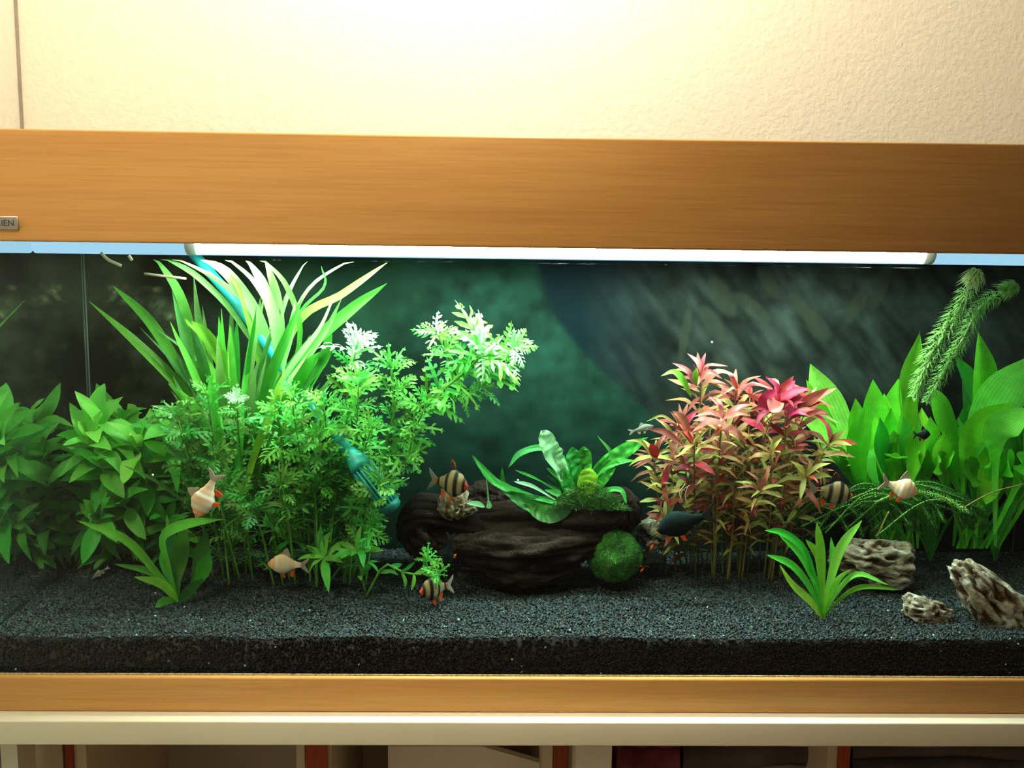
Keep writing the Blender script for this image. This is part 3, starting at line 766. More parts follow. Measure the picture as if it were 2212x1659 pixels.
# ---------------------------------------------------------------- filter intake
def intake():
    b = P(738, 958, .13)
    t = thing('filter_intake', b, 'teal filter intake pipe slanting behind the plants with a slotted strainer', 'filter')
    pts = curve([P(415, 545, .215), P(520, 668, .205), P(640, 835, .18), P(738, 955, .13)], 14)
    for p in pts: pass
    v, f = tube(pts, .0070, 14); part('pipe', v, f, M['teal'], t)
    for (x0, y0, x1, y1) in ((632, 822, 650, 848), (732, 948, 752, 972)):
        v, f = tube([P(x0, y0, .182 if x0 < 700 else .132), P(x1, y1, .177 if x0 < 700 else .122)], .0084, 14); part('collar', v, f, M['teal'], t)
    A = P(750, 968, .125); B = P(784, 1012, .115); C = P(843, 1092, .105)
    d = (C - A).normalized()
    v, f = tube([A, A.lerp(B, .3), A.lerp(B, .75), B], [.0072, .0095, .0148, .0158], 18); part('bell', v, f, M['teal'], t)
    s = d.cross(Vector((0, 1, 0))).normalized(); u = d.cross(s)
    for k in range(16):
        an = 2 * math.pi * k / 16; o = (s * math.cos(an) + u * math.sin(an))
        v, f = tube([B + o * .0145, C + o * .0122], .0015, 5); part('slat', v, f, M['teal'], t)
    v, f = tube([B, C], [.0115, .0095], 14); part('core', v, f, M['tealdark'], t)
    v, f = tube([C - d * .002, C + d * .004, C + d * .008], [.0140, .0136, .008], 16); part('end_cap', v, f, M['tealdark'], t)
intake()

ORD = ['leftmost', 'second', 'third', 'fourth', 'fifth', 'sixth', 'seventh', 'eighth', 'ninth', 'tenth', 'eleventh', 'twelfth', 'thirteenth', 'fourteenth', 'fifteenth', 'sixteenth', 'seventeenth', 'eighteenth', 'nineteenth', 'twentieth', 'twenty-first', 'twenty-second', 'twenty-third', 'twenty-fourth', 'twenty-fifth', 'twenty-sixth', 'twenty-seventh', 'twenty-eighth', 'twenty-ninth', 'thirtieth']
def rank(items, cuts, rows, text):
    """items (x, y): one label each, by row and order from the left"""
    out = {}
    row = lambda y: sum(y >= c for c in cuts)
    for r in range(len(rows)):
        for k, it in enumerate(sorted([i for i in items if row(i[1]) == r])):
            out[it] = text.format(n=ORD[k] if k == 0 else ORD[k] + ' from left', row=rows[r])
    return out
# ---------------------------------------------------------------- lacy-leaved stems (water wisteria)
GL = 'lacy-leaved stems of the left bush'
def lacy(pxs, Y0, Y1, label, keys, spacing=.017, L=.040, tipn=7, group=None, start=.1, thin=False, tiplen=1.0, tipelev=(30, 75), base_on_gravel=True, sr=.0014):
    m = len(pxs); pts = [P(x, y, Y0 + (Y1 - Y0) * i / (m - 1)) for i, (x, y) in enumerate(pxs)]
    if base_on_gravel: pts[0].z = gz(pts[0].x, pts[0].y) - .004
    t = thing('lacy_stem_plant', pts[0], label, 'plant', group)
    lo, mi, hi = keys
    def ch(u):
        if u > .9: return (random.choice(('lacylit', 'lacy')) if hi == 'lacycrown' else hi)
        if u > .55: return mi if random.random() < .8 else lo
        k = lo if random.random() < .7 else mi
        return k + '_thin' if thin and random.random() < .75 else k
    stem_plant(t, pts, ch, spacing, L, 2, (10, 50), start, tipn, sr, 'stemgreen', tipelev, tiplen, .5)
    return t
LB = 'green lacy-leaved stem in the thick of the bush between the strap-leaved plant and the teal strainer'
lacy([(700, 1215), (735, 1000), (750, 860), (768, 760)], .20, .13, 'lacy-leaved stem topped by a bright white-green rosette beside the strap leaves', ('lacydull', 'lacy', 'lacylit'), tipn=9, L=.044)
lacy([(740, 1215), (765, 1050), (770, 930), (775, 835)], .18, .10, 'lacy-leaved stem with a small white-tipped crown below the bright rosette', ('lacydull', 'lacy', 'lacy'), tipn=8)
lacy([(770, 1200), (840, 1060), (850, 930), (846, 800)], .22, .16, 'lacy-leaved stem with a bare pale stalk ending in a flat crown', ('lacydull', 'lacy', 'lacy'), spacing=.03, tipn=9, L=.042, sr=.0022)
lacy([(760, 1200), (830, 960), (920, 870), (985, 820), (1040, 770)], .20, .13, 'longest lacy-leaved stem leaning right with a spreading bright crown', ('lacy', 'lacy', 'lacycrown'), tipn=15, L=.070, start=.45, tipelev=(-10, 60), spacing=.022, sr=.0022)
lacy([(1000, 800), (1030, 775), (1075, 757), (1105, 752)], .15, .12, 'side shoot of bright toothed leaves pointing right from the brightest crown', ('lacy', 'lacy', 'lacycrown'), tipn=6, L=.040, start=.1, tipelev=(10, 60), spacing=.014, base_on_gravel=False)
lacy([(985, 810), (972, 780), (955, 745), (945, 722)], .15, .12, 'side shoot of bright toothed leaves pointing up-left from the brightest crown', ('lacy', 'lacy', 'lacycrown'), tipn=6, L=.038, start=.1, tipelev=(10, 60), spacing=.014, base_on_gravel=False)
lacy([(765, 1200), (830, 1010), (900, 900), (960, 870), (1040, 840)], .22, .17, 'thin lacy-leaved stem leaning right below the brightest crown', ('lacydull', 'lacy', 'lacydull'), tipn=4, L=.034, start=.4, spacing=.02)
lacy([(770, 1200), (840, 1040), (885, 950), (918, 880)], .19, .12, 'lacy-leaved stem at the right edge of the bush, crown drooping over dark water', ('lacydull', 'lacy', 'lacy'), tipn=9, L=.042)
lacy([(740, 1200), (790, 1050), (830, 990), (880, 985)], .17, .12, 'lacy-leaved stem drooping over the teal strainer', ('lacydull', 'lacy', 'lacy'), tipn=6, L=.036)
lacy([(530, 1180), (525, 1050), (515, 930), (512, 862)], .20, .10, 'stem with a small frosty white-green crown in front of the strap leaves', ('lacydull', 'lacydull', 'lacylit'), tipn=6, L=.024, tiplen=.9)
fills = [(430, 905), (400, 945), (465, 985), (490, 1045), (440, 1040), (385, 905), (450, 860), (530, 1080), (600, 890), (650, 940), (570, 970), (700, 880), (640, 1010), (720, 1000), (690, 950), (800, 930), (610, 1050), (680, 1060), (760, 1060), (560, 1030), (530, 900), (630, 860), (480, 900), (820, 1050), (750, 900), (860, 850), (590, 940), (660, 880),(545,980),(790,1000),(740,960)]
LAB = rank(fills, (905, 985), ('upper', 'middle', 'lower'), 'lacy-leaved stem, {n} in the {row} tier of the lacy bush')
for i, (tx, ty) in enumerate(fills):
    bx = 690 + (tx - 690) * (.55 if tx > 500 else .75) + rnd(-15, 15)
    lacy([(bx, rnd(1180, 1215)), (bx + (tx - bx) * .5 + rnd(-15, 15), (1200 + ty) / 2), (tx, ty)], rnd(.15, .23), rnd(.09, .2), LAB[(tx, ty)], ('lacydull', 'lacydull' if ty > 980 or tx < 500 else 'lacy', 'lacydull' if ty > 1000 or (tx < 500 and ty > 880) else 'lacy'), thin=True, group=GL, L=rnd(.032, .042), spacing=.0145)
# low creeping ones in front
lacy([(690, 1215), (655, 1180), (615, 1165), (585, 1138)], .18, .15, 'low side shoot reaching left over the gravel with short leaves', ('lacy_l', 'lacy_l', 'lacy_l'), tipn=4, L=.030, spacing=.02)
lacy([(700, 1235), (760, 1190), (790, 1160), (800, 1140)], .16, .13, 'short leafy shoot rising at the foot of the lacy bush', ('lacy', 'lacy', 'lacy'), tipn=6, L=.034)
lacy([(700, 1240), (705, 1225), (700, 1205)], .15, .13, 'clump of broad toothed leaves low on the gravel under the bush', ('lacy_l', 'lacy_l', 'lacy_l'), tipn=8, L=.042, tipelev=(-25, 30))
lacy([(790, 1245), (775, 1215), (770, 1190)], .15, .13, 'second clump of broad leaves low on the gravel, right of the first', ('lacy_l', 'lacy_l', 'lacy_l'), tipn=7, L=.038, tipelev=(-20, 40))
tt = lacy([(790, 1215), (830, 1222), (870, 1236), (915, 1240), (922, 1212)], .14, .105, 'runner creeping right over the gravel to a bright green plantlet', ('lacy_l', 'lacy_l', 'lacy'), tipn=9, L=.028, spacing=.02, tipelev=(10, 70), sr=.0018)
lacy([(915, 1240), (930, 1245), (945, 1240)], .10, .09, 'small plantlet with narrow leaves drooping over the striped fish', ('lacy', 'lacy', 'lacy'), tipn=9, L=.026, tipelev=(-30, 20), base_on_gravel=False)

# ---------------------------------------------------------------- broad-leaved bush by the left side pane
GB = 'broad-leaved stems by the left side pane'
LBb = 'broad-leaved green stem in the dark bush beside the left side pane'
def bush(pxs, Y0, Y1, label, L=.052, group=None, lit=True, spacing=.016):
    m = len(pxs); pts = [P(x, y, Y0 + (Y1 - Y0) * i / (m - 1)) for i, (x, y) in enumerate(pxs)]
    pts[0].z = gz(pts[0].x, pts[0].y) - .004
    for p in pts: p.x = max(p.x, X0 + .012)
    t = thing('broad_leaf_plant', pts[0], label, 'plant', group)
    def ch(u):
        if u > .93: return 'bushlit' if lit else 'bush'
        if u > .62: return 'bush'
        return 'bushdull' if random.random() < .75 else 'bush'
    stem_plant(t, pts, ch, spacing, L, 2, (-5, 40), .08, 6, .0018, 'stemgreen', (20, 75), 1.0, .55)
    return t
q = bush([(280, 1200), (275, 1060), (265, 960), (262, 915)], .28, .27, 'broad-leaved stem with one leaf standing tall above the rest at far left', L=.054)
blade(q, [(262, 925), (240, 890), (222, 860), (208, 828)], 36, M['bushlit'], .275, .28, 'lance', n=12)
blade(q, [(268, 925), (282, 905), (285, 885), (276, 872)], 32, M['bushlit'], .27, .26, 'lance', n=10)
blade(q, [(262, 935), (235, 925), (215, 910), (200, 905)], 38, M['bushlit'], .27, .27, 'lance', n=10)
bush([(340, 1195), (345, 1080), (335, 990), (335, 945)], .26, .22, 'broad-leaved stem beside the strap-leaved plant with a pale green crown', L=.048)
BUSH = [(230, 222, 1010), (255, 215, 1060), (300, 310, 1030), (330, 270, 1090), (370, 390, 1050), (390, 400, 990), (240, 205, 1110), (300, 240, 1000), (350, 330, 1100), (380, 360, 1130), (270, 200, 960), (320, 380, 930),(300,270,1130),(260,180,1090),(350,300,970), (215, 212, 930), (222, 200, 985), (218, 206, 1040), (225, 215, 1120)]
LAB = rank([(q[1], q[2]) for q in BUSH], (1005, 1075), ('upper', 'middle', 'lower'), 'broad-leaved green stem, {n} in the {row} tier of the left bush')
for i, (bx, tx, ty) in enumerate(BUSH):
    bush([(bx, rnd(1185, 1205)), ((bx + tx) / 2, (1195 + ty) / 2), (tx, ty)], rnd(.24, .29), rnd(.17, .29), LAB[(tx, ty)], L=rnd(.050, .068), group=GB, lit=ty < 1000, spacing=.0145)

# ---------------------------------------------------------------- small swords in the foreground
def rosette(name, base, label, data, fill=0):
    b = G(*base); t = thing(name, b, label, 'plant')
    for (pts, wd, m, dy, prof) in data:
        blade(t, [base] + pts, wd, M[m], b.y, max(.012, b.y + dy), prof, n=16, wave=.02)
    return t
rosette('small_sword_plant', (385, 1302), 'dark sword-leaved plant on the gravel at left with a yellowing leaf', [
    ([(340, 1240), (270, 1165), (165, 1124)], 19, 'small', -.03, 'strap'),
    ([(362, 1220), (352, 1160), (400, 1132), (478, 1122)], 26, 'small', -.03, 'strap'),
    ([(372, 1230), (366, 1130)], 40, 'ferndark', .02, 'sword'),
    ([(388, 1230), (398, 1128)], 36, 'sworddark', .01, 'sword'),
    ([(425, 1240), (446, 1145)], 40, 'ferndark', -.01, 'sword'),
    ([(430, 1250), (452, 1190)], 34, 'sworddark', -.02, 'sword'),
    ([(350, 1262), (290, 1246)], 24, 'yellowleaf', -.03, 'lance'),
    ([(335, 1240), (245, 1218)], 18, 'sworddark', .02, 'lance'),
    ([(365, 1240), (350, 1180)], 30, 'sworddark', .03, 'sword'),
    ([(355, 1300), (335, 1312)], 22, 'small', -.02, 'lance'),
    ([(410, 1275), (440, 1250)], 26, 'ferndark', -.02, 'lance'),
    ([(375, 1230), (360, 1110)], 22, 'small', .03, 'strap')])
rosette('small_sword_plant', (1778, 1338), 'bright green young sword plant on the gravel in front of the rocks', [
    ([(1776, 1250), (1772, 1180), (1764, 1128)], 20, 'small', 0, 'strap'),
    ([(1792, 1260), (1818, 1180), (1862, 1124)], 21, 'swordlit', -.01, 'strap'),
    ([(1762, 1260), (1735, 1185), (1690, 1150), (1652, 1146)], 17, 'small', .02, 'strap'),
    ([(1764, 1270), (1730, 1200), (1680, 1152)], 15, 'small', .03, 'strap'),
    ([(1750, 1270), (1710, 1220), (1655, 1198)], 20, 'small', -.01, 'strap'),
    ([(1752, 1300), (1712, 1262), (1684, 1220)], 19, 'yellowleaf', -.02, 'lance'),
    ([(1800, 1290), (1850, 1240), (1920, 1264)], 13, 'swordlit', -.01, 'strap'),
    ([(1808, 1300), (1860, 1268), (1945, 1274)], 12, 'small', -.02, 'strap'),
    ([(1796, 1280), (1812, 1250), (1838, 1230)], 18, 'yellowleaf', -.01, 'lance'),
    ([(1774, 1250), (1768, 1200), (1740, 1165)], 20, 'small', .02, 'strap'),
    ([(1790, 1270), (1800, 1220), (1795, 1160)], 18, 'small', .03, 'strap'),
    ([(1768, 1270), (1750, 1230), (1742, 1200)], 18, 'small', .01, 'strap')])

# ---------------------------------------------------------------- driftwood, fern on it, moss ball
def log():
    V = []; Fc = []; C = []
    def limb(pxs, rads, seed, n=90, m=44, squash=.85):
        pts = [P(x, y, Y) for x, y, Y in pxs]; cs = curve(pts, n)
        rr = [r * mpp(.2) for r in rads]
        o = len(V)
        for i, c in enumerate(cs):
            t = i / (n - 1); q = t * (len(rr) - 1); k = min(int(q), len(rr) - 2); r = rr[k] + (rr[k + 1] - rr[k]) * (q - k)
            T = (cs[min(i + 1, n - 1)] - cs[max(i - 1, 0)]).normalized(); s = Vector((0, 1, 0)) - T * T.y; s.normalize(); u = T.cross(s)
            for j in range(m):
                a = 2 * math.pi * j / m
                d1 = 1 - 2 * abs(noise.noise(Vector((t * 3.2 + seed, math.cos(a) * 1.6, math.sin(a) * 1.6 + t * 1.2))))
                d2 = noise.noise(Vector((t * 9 + seed, math.cos(a) * 3, math.sin(a) * 3)))
                d3 = 1 - 2 * abs(noise.noise(Vector((t * 4 + seed, math.cos(a) * 5, math.sin(a) * 5 + 4))))
                dd = 1 + .34 * d1 + .26 * d2 + .30 * d3 + .13 * noise.noise(Vector((t * 30, math.cos(a) * 9, math.sin(a) * 9)))
                V.append(c + (s * math.cos(a) * .9 + u * math.sin(a) * squash) * r * dd)
                w_ = max(0, d1 * .5 + d3 * .6 + .1); base = Vector((.004, .003, .0028)).lerp(Vector((.034, .022, .018)), min(1, max(0, w_ - .22) * 1.2) ** 1.3)
                C.append(tuple(base))
        for i in range(n - 1):
            for j in range(m): Fc.append((o + i * m + j, o + i * m + (j + 1) % m, o + (i + 1) * m + (j + 1) % m, o + (i + 1) * m + j))
        Fc.append(tuple(range(o, o + m))[::-1]); Fc.append(tuple(range(o + (n - 1) * m, o + n * m)))
    limb([(862, 1140, .22), (910, 1118, .21), (1000, 1128, .2), (1120, 1135, .18), (1230, 1125, .18), (1310, 1105, .19), (1362, 1085, .2)], [10, 42, 38, 42, 46, 40, 18], 1)
    limb([(975, 1180, .17), (1030, 1185, .15), (1120, 1190, .14), (1210, 1180, .15), (1300, 1165, .17)], [14, 30, 38, 36, 22], 9)
    limb([(1000, 1225, .16), (1060, 1225, .15), (1110, 1232, .14), (1160, 1235, .14), (1250, 1220, .16)], [8, 20, 28, 26, 10], 17, squash=1)
    limb([(1000, 1100, .23), (1040, 1070, .24), (1090, 1078, .24), (1150, 1110, .22)], [22, 26, 24, 16], 23)
    limb([(1300, 1110, .2), (1335, 1090, .2), (1358, 1110, .19), (1350, 1150, .18)], [22, 32, 26, 10], 31)
    limb([(985, 1195, .16), (1000, 1175, .165), (1060, 1160, .17)], [16, 18, 14], 37)
    limb([(900, 1110, .21), (900, 1150, .2), (930, 1190, .19), (960, 1215, .185)], [20, 34, 26, 10], 41)
    b = G(1130, 1250); c = thing('driftwood', b, 'dark gnarled driftwood log lying on the gravel in the middle', 'driftwood')
    part('log', V, Fc, M['logm'], c, cols=C)
    return c
LOG = log()
def stone_mesh(px, py, Y, rx, ry, rz, seed, rot=0, det=5, pit=1.0, cols=((.34, .27, .18), (.44, .40, .34), (.09, .045, .018)), shape=None):
    import bmesh
    bm = bmesh.new(); bmesh.ops.create_icosphere(bm, subdivisions=det, radius=1)
    c = P(px, py, Y); s = mpp(Y); V = []; C = []
    Rr = Matrix.Rotation(R(rot), 3, 'Y')
    for v in bm.verts:
        d = v.co.normalized()
        q = d * 1.9 + Vector((seed, seed * 1.7, 0))
        # squarish block with scalloped pits
        k = 1 / max(abs(d.x), abs(d.y), abs(d.z)) ** .45
        vor = noise.voronoi(Vector((d.x * 1.7 + seed, d.y * 2.0, d.z * 2.3 + seed)) + .55 * noise.noise_vector(q * 2), distance_metric='DISTANCE')[0]
        pitv = min(1, max(0, .46 - vor[0]) / .30)
        ridge = 1 - abs(noise.noise(q * 1.5)) * 2
        dd = k * (1 + .20 * noise.noise(q) + .10 * noise.noise(q * 2.7) + .05 * ridge) * (1 - .30 * pit * pitv) + .03 * noise.noise(q * 9)
        p = Vector((d.x * rx, d.y * ry, d.z * rz)) * dd
        if shape: p = shape(p)
        p = Rr @ p
        V.append(c + p * s)
        n3 = noise.noise(q * 3 + Vector((5, 0, 0)))
        col = Vector(cols[0]).lerp(Vector(cols[1]), min(1, max(0, .5 + n3 * 1.2)))
        n5 = noise.noise(q * 1.6 + Vector((3, 3, 9)))
        if n5 > .12: col = col.lerp(Vector((.62, .60, .54)), min(1, (n5 - .12) * 6) * (1 if cols[1][0] > .3 else 0))
        n4 = noise.noise(q * 2.2 + Vector((0, 9, 0)))
        col = col.lerp(Vector(cols[2]), min(1, max(0, pitv * 1.7 * pit + max(0, n4 * 2.2 - .1))))
        C.append(tuple(col))
    Fc = [tuple(v.index for v in f.verts) for f in bm.faces]; bm.free()
    return V, Fc, C
# tan knot of wood standing on the log, behind the striped fish
v, f, cc = stone_mesh(978, 1085, .185, 30, 22, 36, 4.4, 15, 4, 1.2, ((.34, .20, .10), (.50, .33, .20), (.08, .045, .02)))
kn = part('knot', v, f, M['rock'], LOG, cols=cc); kn['label'] = 'tan knobbly wood knot at the left of the log'
v, f, cc = stone_mesh(1005, 1100, .175, 24, 18, 16, 2.4, -25, 4, 1.2, ((.30, .18, .10), (.44, .28, .18), (.08, .045, .02)))
kn = part('knot', v, f, M['rock'], LOG, cols=cc)

def fern():
    b = P(1250, 1098, .17); t = thing('java_fern', b, 'fern with crinkled leaves growing on the driftwood log', 'plant')
    D = [([(1235, 1090), (1215, 1020), (1190, 970), (1168, 930)], 44, 'fernlit', .17, .13, 'tongue', .10),
         ([(1235, 1095), (1140, 1070), (1070, 1040), (1020, 984)], 20, 'fern', .16, .12, 'strap', .06),
         ([(1240, 1090), (1225, 1000), (1175, 968), (1125, 978), (1098, 1010)], 15, 'fern', .17, .14, 'strap', .05),
         ([(1250, 1095), (1190, 1095), (1140, 1085), (1085, 1060)], 46, 'ferndark', .16, .13, 'lance', .05),
         ([(1235, 1100), (1180, 1110), (1130, 1090)], 44, 'ferndark', .15, .12, 'lance', .04),
         ([(1250, 1090), (1290, 1020), (1340, 980), (1400, 945)], 34, 'fern', .17, .15, 'strap', .09),
         ([(1255, 1090), (1290, 1025), (1330, 1000), (1372, 994)], 13, 'fern', .17, .15, 'strap', .05),
         ([(1245, 1090), (1240, 1020), (1237, 966)], 34, 'fern', .18, .17, 'tongue', .06),
         ([(1240, 1090), (1215, 1030), (1208, 985)], 30, 'fern', .18, .16, 'tongue', .06),
         ([(1252, 1090), (1262, 1020), (1262, 964)], 32, 'fern', .19, .18, 'tongue', .06),
         ([(1252, 1085), (1265, 1060), (1275, 1010)], 42, 'yellowleaf', .15, .13, 'tongue', .05),
         ([(1260, 1090), (1300, 1062), (1340, 1058), (1354, 1090)], 12, 'fern', .16, .14, 'strap', .03),
         ([(1235, 1095), (1130, 1080), (1090, 1050), (1084, 1008)], 12, 'fern', .16, .14, 'strap', .03),
         ([(1200, 1080), (1150, 1050), (1110, 1040)], 9, 'fernlit', .15, .13, 'strap', .03),
         ([(1180, 1045), (1150, 1030), (1112, 1015)], 7, 'fern', .16, .15, 'strap', .03),
         ([(1250, 1090), (1280, 1030), (1320, 985), (1290, 940)], 10, 'ferndark', .19, .2, 'strap', .03),
         ([(1255, 1085), (1300, 1040), (1330, 1010)], 20, 'fern', .19, .18, 'lance', .05),
         ([(1240, 1080), (1225, 1040), (1180, 1010)], 26, 'fern', .18, .16, 'lance', .05),
         ([(1250, 1080), (1230, 1050), (1220, 1010)], 26, 'fern', .16, .15, 'lance', .05)]
    for (pts, wd, m, y0, y1, prof, wv) in D: blade(t, pts, wd, M[m], y0, y1, prof, n=44, wave=wv * .3, hint=hintvec(.3, .6), across=6, serr=.05, wf=26, crinkle=wv * 2.0)
    for _ in range(24):
        tx, ty = rnd(1165, 1350), rnd(975, 1060)
        blade(t, [(1245 + rnd(-25, 30), 1095), ((1245 + tx) / 2, (1095 + ty) / 2 - 8), (tx, ty)], rnd(9, 24), M[random.choice(('fern', 'ferndark'))], .18, rnd(.14, .21), 'lance', n=12, wave=.05)
    # moss at the foot
    mb = MB()
    for _ in range(5200):
        a = rnd(0, 1); x = 1195 + 150 * a + rnd(-14, 14); y = 1102 - 56 * math.sin(math.pi * a) * rnd(.0, 1); Y = rnd(.13, .2)
        p = P(x, y, Y); d = Vector((rnd(-1, 1), rnd(-1, .6), rnd(-.2, 1.2))).normalized() * rnd(.004, .010)
        s = d.cross(Vector((rnd(-1, 1), rnd(-1, 1), .3))).normalized() * .0006
        mb.add([p - s, p + s, p + d * .6 + s * .8, p + d, p + d * .6 - s * .8], [(0, 1, 2, 3, 4)], [(0, 0)] * 5)
    o = part('moss', mb.v, mb.f, M['mossdark'], t, uvs=mb.uv); o['kind'] = 'stuff'
fern()
lf = thing('plantlet', P(1045, 1098, .165), 'tiny two-leaved plantlet lying on the driftwood log', 'plant')
for pts, wd in (([(1048, 1095), (1030, 1088), (1008, 1088)], 14), ([(1050, 1098), (1055, 1080), (1050, 1030)], 4), ([(1050, 1096), (1058, 1092), (1056, 1080)], 11)):
    blade(lf, pts, wd, M['fernlit'], .165, .15, 'lance', n=10)

def mossball():
    c0 = P(1326, 1200, .165); r = 63 * mpp(.165)
    g_ = gz(c0.x, c0.y); c0.z = max(c0.z, g_ + r * .86)
    t = thing('moss_ball', (c0.x, c0.y, g_), 'round green moss ball on the gravel right of the driftwood', 'plant')
    import bmesh
    bm = bmesh.new(); bmesh.ops.create_icosphere(bm, subdivisions=5, radius=1)
    V = [c0 + Vector((v.co.x, v.co.y, v.co.z * .93)) * r * (.93 + .07 * noise.noise(v.co * 2.5) + .04 * noise.noise(v.co * 9)) for v in bm.verts]
    Fc = [tuple(v.index for v in f.verts) for f in bm.faces]; bm.free()
    part('body', V, Fc, M['mossbody'], t)
    mb = MB(); md = MB()
    for _ in range(14000):
        d = Vector((random.gauss(0, 1), random.gauss(0, 1), random.gauss(0, 1))).normalized()
        rr = r * (.93 + .07 * noise.noise(d * 2.5))
        p = c0 + Vector((d.x, d.y, d.z * .93)) * rr; e = (d + Vector((rnd(-1, 1), rnd(-1, 1), rnd(-1, 1))) * .9).normalized() * rnd(.002, .0045)
        s = e.cross(d + Vector((.1, .2, .3))).normalized() * .0004
        (mb if noise.noise(d * 2.3 + Vector((4, 0, 1))) + rnd(-.25, .25) > .02 else md).add([p - s, p + s, p + e], [(0, 1, 2)], [(0, 0)] * 3)
    o = part('fibre', mb.v, mb.f, M['moss'], t, uvs=mb.uv); o['kind'] = 'stuff'
    o = part('fibre', md.v, md.f, M['mossdark'], t, uvs=md.uv); o['kind'] = 'stuff'
mossball()

# ---------------------------------------------------------------- rocks
def rock(label, **k):
    v, f, cc = stone_mesh(**k)
    return single('rock', v, f, M['rock'], label, 'rock', cols=cc)
def taper(p):
    k = 1 - .35 * max(-1, min(1, -p.x / 90)); return Vector((p.x, p.y, p.z * k))
rock('wide layered grey-brown rock behind the small bright sword plant', px=1885, py=1213, Y=.155, rx=90, ry=40, rz=46, seed=2.1, rot=10, det=6, shape=taper)
rock('large pitted tan rock leaning at the right edge', px=2140, py=1302, Y=.06, rx=118, ry=44, rz=52, seed=6.3, rot=47, det=6, shape=lambda p: Vector((p.x, p.y, p.z * (1 + .3 * max(-1, min(1, p.x / 100))))))
rock('small rock with a pale chipped face between the two larger rocks', px=2003, py=1320, Y=.065, rx=54, ry=28, rz=28, seed=11.2, rot=18, det=5)
rock('knobbly brown rock half hidden behind the red plants', px=1420, py=1150, Y=.22, rx=44, ry=30, rz=34, seed=15.2, rot=-20, det=5, cols=((.24, .21, .14), (.33, .31, .24), (.06, .04, .02)))
rock('dark low rock at the foot of the red plants by the moss ball', px=1405, py=1212, Y=.20, rx=32, ry=22, rz=20, seed=19.2, det=4, cols=((.02, .03, .02), (.03, .04, .03), (.01, .012, .01)))
for (x, y, r, lab) in ((104, 1206, 9, 'pale snail shell at the foot of the reflected bush at far left'), (855, 1127, 4, 'tiny white shell on the gravel by the driftwood'), (174, 1208, 8, 'white snail shell on the gravel near the left pane')):
    p = G(max(x, 232) if x < 190 else x, y)
    # spiral shell: growing whorls
    pts = []; rad = []
    rr = r * mpp(p.y) * .55
    for k in range(26):
        a = k * .5; q = 1 - k / 27
        pts.append(p + Vector((math.cos(a) * rr * q, -(k / 26) * rr * 1.4, rr + math.sin(a) * rr * q))); rad.append(rr * .7 * q + .0001)
    if x < 190: pts = [q + Vector((0, 0, 0)) for q in pts]
    if x == 104: pts = [q + Vector((.02, .03, 0)) for q in pts]
    v, f = tube(pts, rad, 8); single('snail_shell', v, f, M['shell'], {104: 'pale snail shell behind the other at the foot of the left bush', 855: lab, 174: 'white snail shell on the gravel before the left bush'}[x], 'shell')

# ---------------------------------------------------------------- red stem plants
def redstem(pxs, Y0, Y1, label, cols, group=None, L=.040, spacing=.0145, tipn=6):
    m = len(pxs); pts = [P(x, y, Y0 + (Y1 - Y0) * i / (m - 1)) for i, (x, y) in enumerate(pxs)]
    pts[0].z = gz(pts[0].x, pts[0].y) - .004
    t = thing('red_stem_plant', pts[0], label, 'plant', group)
    lo, mid, hi = cols
    def ch(u):
        if u > .9: return random.choice(hi)
        if u > .56: return random.choice(mid)
        return random.choice(lo)
    stem_plant(t, pts, ch, spacing, L, 2, (0, 50), .22, tipn, .0013, 'stemolive', (5, 70), 1.05, .5)
OL = ['olive', 'olivebrown', 'olive', 'olivebrown', 'red']; MD = ['salmon', 'olivebrown', 'red', 'olive', 'olivebrown']; HR = ['red', 'crimson', 'red', 'salmon']; HP = ['pink', 'salmon', 'red']; HG = ['olive', 'salmon']
redstem([(1500, 1215), (1500, 1050), (1510, 900), (1515, 822)], .24, .15, 'tallest red-leaved stem with near-white pink top leaves', (OL, MD, ['pink', 'pink', 'salmon', 'red']), tipn=9, L=.042)
redstem([(1520, 1215), (1560, 1050), (1580, 930), (1590, 850)], .24, .14, 'red-leaved stem with salmon leaves beside the tallest one', (OL, MD, HP), tipn=7)
redstem([(1600, 1215), (1620, 1080), (1650, 950), (1680, 870)], .24, .13, 'stem with the broadest crimson leaves in the middle of the red clump', (OL, MD + ['crimson'], ['crimson', 'red', 'crimson', 'pink']), tipn=9, L=.046)
redstem([(1660, 1225), (1680, 1080), (1710, 960), (1745, 880)], .22, .14, 'red-leaved stem at the right of the clump reaching towards the big sword leaves', (OL, MD, ['salmon', 'red', 'crimson']), tipn=8, L=.044)
redstem([(1440, 1215), (1425, 1100), (1415, 1020), (1412, 985)], .22, .14, 'leftmost stem of the red clump with one bright red leaf', (OL, HG, ['red', 'salmon', 'olive']), tipn=6, L=.034)
redstem([(1460, 1215), (1455, 1080), (1450, 980), (1470, 930)], .23, .15, 'left stem of the red clump with a long arching salmon leaf', (OL, MD, ['salmon', 'salmon', 'red']), tipn=6, L=.040)
redstem([(1545, 1215), (1550, 1080), (1555, 960), (1560, 905)], .2, .10, 'short red stem with a small pink star-shaped crown', (OL, MD, ['pink']), tipn=7, L=.034)
redstem([(1680, 1235), (1720, 1090), (1760, 1000), (1790, 960)], .22, .15, 'outermost right stem of the red clump with olive leaves', (OL, OL, HG + ['red']), tipn=6, L=.038)
GR = 'olive and red stems inside the red clump'
LR = 'slender stem with olive lower leaves and reddish tip inside the crowded red clump'
